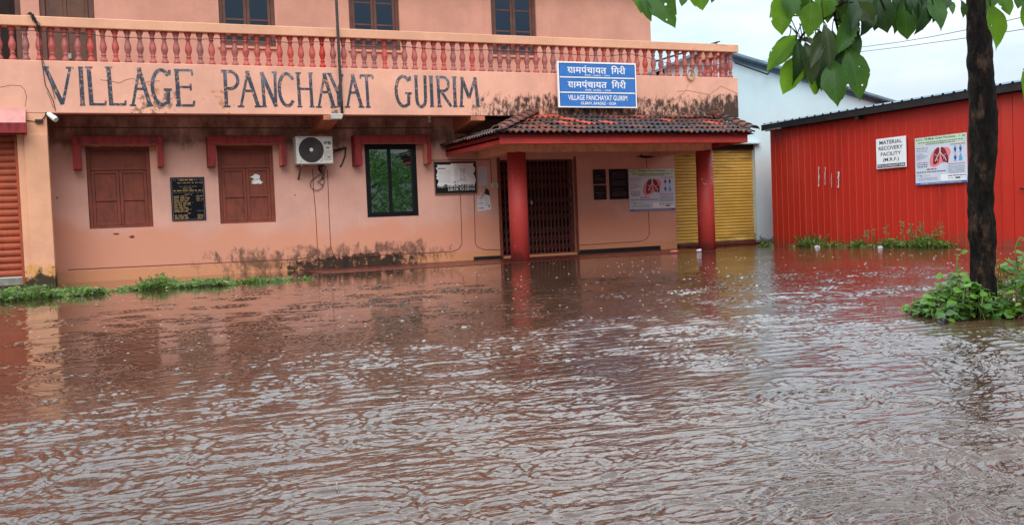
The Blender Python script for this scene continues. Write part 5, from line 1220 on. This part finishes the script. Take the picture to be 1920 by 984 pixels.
# leafy ground shrubs round the trunk
VM = [leafmat('vine_bright', (.08, .20, .02, 1), (.14, .28, .035, 1), (.2, .34, .07, 1), trans=.35), leafmat('vine_mid', (.05, .13, .02, 1), (.075, .18, .03, 1), (.14, .24, .06, 1), trans=.3), leafmat('vine_dark', (.025, .065, .015, 1), (.035, .09, .02, 1), (.07, .12, .04, 1), trans=.2)]
M['stem'] = simple('green_stem', lin(90, 110, 50), .6)
def shrub(name, label, cat, hfun, r0, r1, d0, d1, n, size, seed, extra=()):
    rn = random.Random(seed); base = tb_+_r*((r0+r1)/2); base.z = 0
    t = thing(name, base, label, cat); lm = LeafMesh(); st = MB(); k = 0
    fw = Vector((_f.x, _f.y, 0)).normalized()
    while k < n:
        a = rn.uniform(r0, r1); q = rn.uniform(d0, d1); hh = hfun(a)*(1-.55*((q-(d0+d1)/2)/((d1-d0)/2))**2)
        if hh <= .01: continue
        z = hh*rn.random()**.75; c = tb_+_r*a+fw*q; c = Vector((c.x, c.y, z+.01))
        if (c.xy-tb_.xy).length < .12: continue
        s_ = size*rn.uniform(.55, 1.35); an = rn.uniform(0, 2*pi)
        d = Vector((cos(an), sin(an), rn.uniform(-.5, .3))).normalized()*s_
        lm.leaf(c, c+d, s_*rn.uniform(.75, 1.05), Vector((rn.uniform(-.6, .6), rn.uniform(-.9, .1), 1)), .15, .08, rn.choice((0, 0, 1, 1, 2)), rn, simple=True)
        if k % 3 == 0: st.tube([(c.x+rn.uniform(-.05, .05), c.y+rn.uniform(-.05, .05), -.05), (c.x+rn.uniform(-.03, .03), c.y, z*.5), c], .004, 4)
        k += 1
    for pts, sz, nl in extra:
        P = [Vector(p) for p in pts]; st.tube(P, .005, 4)
        for i in range(nl):
            f_ = i/max(1, nl-1)*(len(P)-1); j = min(int(f_), len(P)-2); c = P[j].lerp(P[j+1], f_-j); an = rn.uniform(0, 2*pi); s_ = sz*rn.uniform(.6, 1.2)
            lm.leaf(c, c+Vector((cos(an), sin(an), rn.uniform(-.3, .5))).normalized()*s_, s_*.7, Vector((rn.uniform(-.4, .4), -.8, .8)), .15, .1, rn.choice((0, 1)), rn, simple=True)
    lm.tubes(st, 3); lm.build('foliage', VM+[M['stem']], t)
pxm = DT/FPX
def prof_left(a):
    p = a/pxm
    return pxm*np.interp(p, [-114, -108, -80, -60, -45, -30, 10, 45], [4, 20, 40, 74, 92, 78, 32, 16])
def prof_right(a):
    p = a/pxm
    return pxm*np.interp(p, [24, 40, 60, 110, 200, 320], [60, 92, 105, 110, 120, 60])
sp = tb_+_r*(-50*pxm)
shrub('leafy_shrub', 'low leafy green shrub on the left foot of the dark trunk', 'shrub', prof_left, -112*pxm, 45*pxm, -.32, .30, 620, .062, 1,
      [([(sp.x, sp.y, .1), (sp.x+.02, sp.y, .3), (sp.x+.03, sp.y, .42), (sp.x+.09, sp.y, .455)], .05, 9)])
sp2 = tb_+_r*(70*pxm)
shrub('leafy_shrub', 'taller leafy green shrub behind the right side of the dark trunk', 'shrub', prof_right, 26*pxm, 330*pxm, -.42, .55, 950, .062, 2,
      [([(sp2.x, sp2.y, .3), (sp2.x-.03, sp2.y, .47), (sp2.x+.02, sp2.y, .54), (sp2.x+.12, sp2.y, .52)], .07, 6)])

# weed clumps along the walls
GM = [leafmat('grass_bright', (.075, .17, .02, 1), (.12, .23, .035, 1), (.16, .27, .06, 1), trans=.3), leafmat('grass_dull', (.05, .085, .02, 1), (.085, .12, .03, 1), (.16, .2, .08, 1), trans=.3), leafmat('grass_dry', (.20, .16, .07, 1), (.28, .22, .10, 1), (.3, .26, .14, 1), trans=.2)]
def weeds(label, p0, p1, depth, n, hgt, seed, dry=.08, seedheads=0, broad=.35):
    rn = random.Random(seed); a, b_ = Vector(p0), Vector(p1); mid = (a+b_)/2; mid.z = 0
    t = thing('weed_clump', mid, label, 'weeds'); lm = LeafMesh(); st = MB()
    ax = (b_-a); sd = Vector((ax.y, -ax.x, 0)).normalized()
    for k in range(n):
        f_ = rn.random(); env = max(.12, .5+.9*mnoise.noise(Vector((f_*ax.length*2.6+seed, seed, 0)))); env *= min(1, f_*9+.3, (1-f_)*9+.3)
        c = a+ax*f_+sd*rn.uniform(-.5, .5)*depth; c.z = -.01
        h_ = (.85 if p0[0] > 14 else 1.1)*hgt*min(env, .95)*rn.uniform(.4, 1.1); lean = Vector((rn.uniform(-1, 1), rn.uniform(-1, 1), 0))*h_*1.15
        if rn.random() < broad:
            cc = c+Vector((lean.x*.5, lean.y*.5, h_*rn.uniform(.4, .9))); st.tube([c, cc], .004, 3)
            s_ = rn.uniform(.05, .10); an = rn.uniform(0, 2*pi)
            lm.leaf(cc, cc+Vector((cos(an), sin(an), rn.uniform(-.4, .4))).normalized()*s_, s_*.6, Vector((rn.uniform(-.5, .5), -.7, .8)), .15, .1, rn.choice((0, 1, 1, 2) if rn.random() < .35 else (0, 1)), rn, simple=True)
        else:
            lm.leaf(c, c+lean+Vector((0, 0, h_)), rn.uniform(.012, .024), Vector((lean.x, lean.y, -.2)) if lean.length > .01 else Vector((0, -1, 0)), .1, .15, 2 if rn.random() < dry else rn.choice((0, 1)), rn, simple=True)
    for k in range(seedheads):
        f_ = rn.random(); c = a+ax*f_; c.z = 0; hh = hgt*rn.uniform(.9, 1.5); tp_ = c+Vector((rn.uniform(-.06, .06), rn.uniform(-.06, .06), hh)); st.tube([c, tp_], .004, 3)
        for q in range(26):
            cc = c.lerp(tp_, rn.uniform(.45, 1)); lm.leaf(cc, cc+Vector((rn.uniform(-.05, .05), rn.uniform(-.05, .05), rn.uniform(-.01, .06))), .02, Vector((0, -1, .3)), .1, .1, 2, rn, simple=True)
    lm.tubes(st, 3); lm.build('foliage', GM+[M['stem']], t)
weeds('bright green weed strip in front of the orange shutter and the left pier', AZ(-30, 566), AZ(182, 549), .9, 1500, .22, 3, broad=.78)
weeds('long green weed strip in the water under the left shuttered window', AZ(222, 544), AZ(436, 533), .7, 1300, .21, 4, broad=.8)
weeds('short sparse weed tuft at the right end of the long weed strip', AZ(440, 531), AZ(530, 527), .4, 260, .18, 5)
weeds('thin weed tuft standing in the water below the wall between shuttered window and AC', AZ(536, 525), AZ(584, 523), .25, 60, .08, 6)
gx = lambda px: AX(px, 440, XS-.25).y
def gw(label, pa, pb, n, h_, seed, **k): weeds(label, (XS-.28, gx(pa), 0), (XS-.28, gx(pb), 0), .35, n, h_, seed, **k)
gw('bushy grass tuft at the left end of the red shed wall', 1491, 1548, 420, .34, 7, dry=.25, broad=.1)
gw('small low weeds beside the bushy tuft at the red wall', 1552, 1577, 110, .16, 8)
gw('low green weeds under the white scrapes on the red wall', 1582, 1622, 220, .2, 9)
gw('weeds with a tall dry seed head at the middle of the red wall', 1624, 1652, 120, .26, 10, dry=.4, seedheads=3)
gw('tall mixed weeds with dry stalks under the sign on the red wall', 1655, 1720, 420, .34, 11, dry=.25, seedheads=6, broad=.6)
gw('tall mixed weeds with dry stalks under the lung poster on the red wall', 1722, 1780, 380, .33, 12, dry=.25, seedheads=6, broad=.6)
weeds('small dark weed tuft at the foot of the pale blue pier', AZ(1428, 463), AZ(1443, 461), .2, 90, .2, 14)

# litter and debris
def rock(name, c, rx, ry, rz, m, label, cat, seed):
    bm = bmesh.new(); bmesh.ops.create_icosphere(bm, subdivisions=3, radius=1)
    for v in bm.verts:
        n_ = 1+.35*mnoise.noise(v.co*1.6+Vector((seed, 0, 0)))+.12*mnoise.noise(v.co*5+Vector((seed, 3, 0))); v.co = Vector((v.co.x*rx*n_, v.co.y*ry*n_, v.co.z*rz*n_))
    me = bpy.data.meshes.new(name); bm.to_mesh(me); bm.free(); me.materials.append(m)
    o = bpy.data.objects.new(name, me); COL.objects.link(o); o.location = c; return tag(o, label, cat)
c = AZ(1768, 606); rock('stone', c, .034, .03, .045, M['black'], 'small black stone poking out of the water left of the trunk', 'stone', 2)
c = AZ(486, 528); rock('plastic_bag', c, .07, .05, .03, M['papergrey'], 'crumpled white plastic bag in the weed tuft by the wall', 'litter', 5)
c = AX(1532, 458, XS-.5); rock('plastic_bag', (c.x, c.y, .0), .045, .07, .025, M['papergrey'], 'crumpled pale plastic bag at the foot of the bushy tuft by the red wall', 'litter', 8)
c = AX(1650, 457, XS-.5); rock('plastic_bag', (c.x, c.y, .0), .035, .06, .03, M['papergrey'], 'small white plastic scrap at the middle of the red wall', 'litter', 11)
c = AZ(1264, 472); rock('food_packet', (c.x, c.y, .0), .10, .05, .035, M['lungpink'], 'crumpled pink food packet afloat at the right corner of the pink wall', 'litter', 14)
c = AZ(1312, 471); mb = MB(); mb.lathe((c.x-.08, c.y, .02), [(.022, 0), (.024, .01), (.032, .10), (.034, .104), (.029, .10), (.02, .02)], 16, 0, 'x')
tag(mb.build('plastic_cup', M['papergrey'], None, smooth=True), 'white plastic cup floating left of the right porch pillar', 'litter')

# rain splashes: bubbles and little crowns on the water
mb = MB(); rn = random.Random(31)
def bubble(x, y, r_, hgt):
    mb.lathe((x, y, 0), [(r_, -.002), (r_*.92, hgt*.45), (r_*.6, hgt*.85), (r_*.15, hgt)], 8)
for k in range(700):
    d = 4.5+rn.random()**.8*14; an = yaw+rn.uniform(-.52, .52)
    x, y = d*sin(an), d*cos(an)
    if y > 17.5 or x > 14.4: continue
    s_ = rn.uniform(.006, .015)*(.6+d*.03); bubble(x, y, s_, s_*.22)
def crown(px, py, s_):
    c = AZ(px, py); s_ *= .42
    mb.lathe((c.x, c.y, 0), [(s_*.30, -.002), (s_*.14, s_*.25), (s_*.08, s_*.7), (s_*.13, s_*.95), (s_*.05, s_*1.1)], 8)
    for k in range(7):
        q = 2*pi*k/7; mb.tube([(c.x+cos(q)*s_*.35, c.y+sin(q)*s_*.35, 0), (c.x+cos(q)*s_*.55, c.y+sin(q)*s_*.55, s_*rn.uniform(.2, .45))], [s_*.07, s_*.04], 5)
for px, py, s_ in ((191, 735, .04), (257, 772, .045), (362, 727, .03), (425, 703, .03), (632, 918, .05), (1075, 876, .05), (70, 862, .035), (870, 580, .03), (334, 660, .03), (1030, 905, .03), (1547, 622, .03), (240, 690, .025), (440, 640, .02), (1350, 880, .03)): crown(px, py, s_)
def dropmat():
    m, t, b = _mat('splash_water'); b.inputs['Base Color'].default_value = (.50, .45, .42, 1); b.inputs['Roughness'].default_value = .08; b.inputs['IOR'].default_value = 1.33; b.inputs['Transmission Weight'].default_value = .35
    return m
tag(mb.build('rain_splashes', dropmat(), None, smooth=True), kind='stuff')

# overhead wires
yw = 21.0
for (p, q, lab) in ((A(1378, 117, yw), AD(1830, 30, 12), 'lower thin overhead wire crossing the sky behind the leaves'), (AD(1500, 98, 18), AD(1830, 10, 11), 'upper thin overhead wire crossing the sky behind the leaves')):
    q2 = p+(q-p)*2.0
    tag(MB().tube([p.lerp(q2, k/12)-Vector((0, 0, .25*sin(pi*k/12))) for k in range(13)], .0042, 5).build('overhead_wire', M['cable']), lab, 'wire')

# trees behind the viewer mirrored in the panes; two added to darken upper windows
bm_ = [leafmat('far_leaf_bright', (.035, .10, .015, 1), (.06, .15, .02, 1), (.07, .16, .03, 1), trans=.3), leafmat('far_leaf_dark', (.02, .055, .012, 1), (.03, .08, .015, 1), (.05, .1, .03, 1), trans=.2)]
def back_tree(x, y, h_, rad, seed, label):
    rn = random.Random(seed); t = thing('roadside_tree', (x, y, 0), label, 'tree', 'trees across the road mirrored in the panes')
    mb = MB(); mb.tube([(x, y, -.4), (x+.1, y, h_*.3), (x, y+.2, h_*.6), (x+.2, y, h_*.8)], [.22, .18, .12, .05], 9)
    for k in range(6): q = rn.uniform(0, 6.3); mb.tube([(x, y, h_*(.3+.06*k)), (x+cos(q)*rad*.5, y+sin(q)*rad*.5, h_*(.5+.06*k))], [.08, .03], 6)
    mb.build('trunk', M['bark'], t); lm = LeafMesh()
    cl = [(rn.uniform(-.8, .8)*rad, rn.uniform(-.8, .8)*rad, h_*rn.uniform(.28, .92), rad*rn.uniform(.3, .5)) for k in range(16)]
    for k in range(2400):
        cx, cy, cz, cr = rn.choice(cl); v = Vector((rn.gauss(0, 1), rn.gauss(0, 1), rn.gauss(0, 1))).normalized()*cr*rn.random()**.4
        c = Vector((x+cx, y+cy, cz))+v; s_ = rn.uniform(.11, .22)*(1 if h_ < 6 else 1.6)
        lm.leaf(c, c+Vector((rn.uniform(-1, 1), rn.uniform(-1, 1), rn.uniform(-1, .3))).normalized()*s_, s_*.6, Vector((rn.uniform(-1, 1), 1, rn.uniform(0, 1))), .1, .1, 0 if rn.random() < .55 else 1, rn, simple=True)
    lm.build('crown', bm_, t)
for i, (x, y, h_, rad, lab) in enumerate(((12.8, -9, 4.1, 2.4, 'bushy green tree filling the left pane of the black window reflection'), (17.0, -10, 4.6, 2.6, 'bushy green tree filling the right pane of the black window reflection'), (5, -13, 11, 4, 'tall dark tree added to darken the left upper window reflection'), (13, -15, 12, 3.6, 'tall dark tree added to darken the middle upper window reflection'), (21, -12, 10.5, 3, 'tall loose tree mirrored in the right upper window'))):
    back_tree(x, y, h_, rad, 40+i, lab)
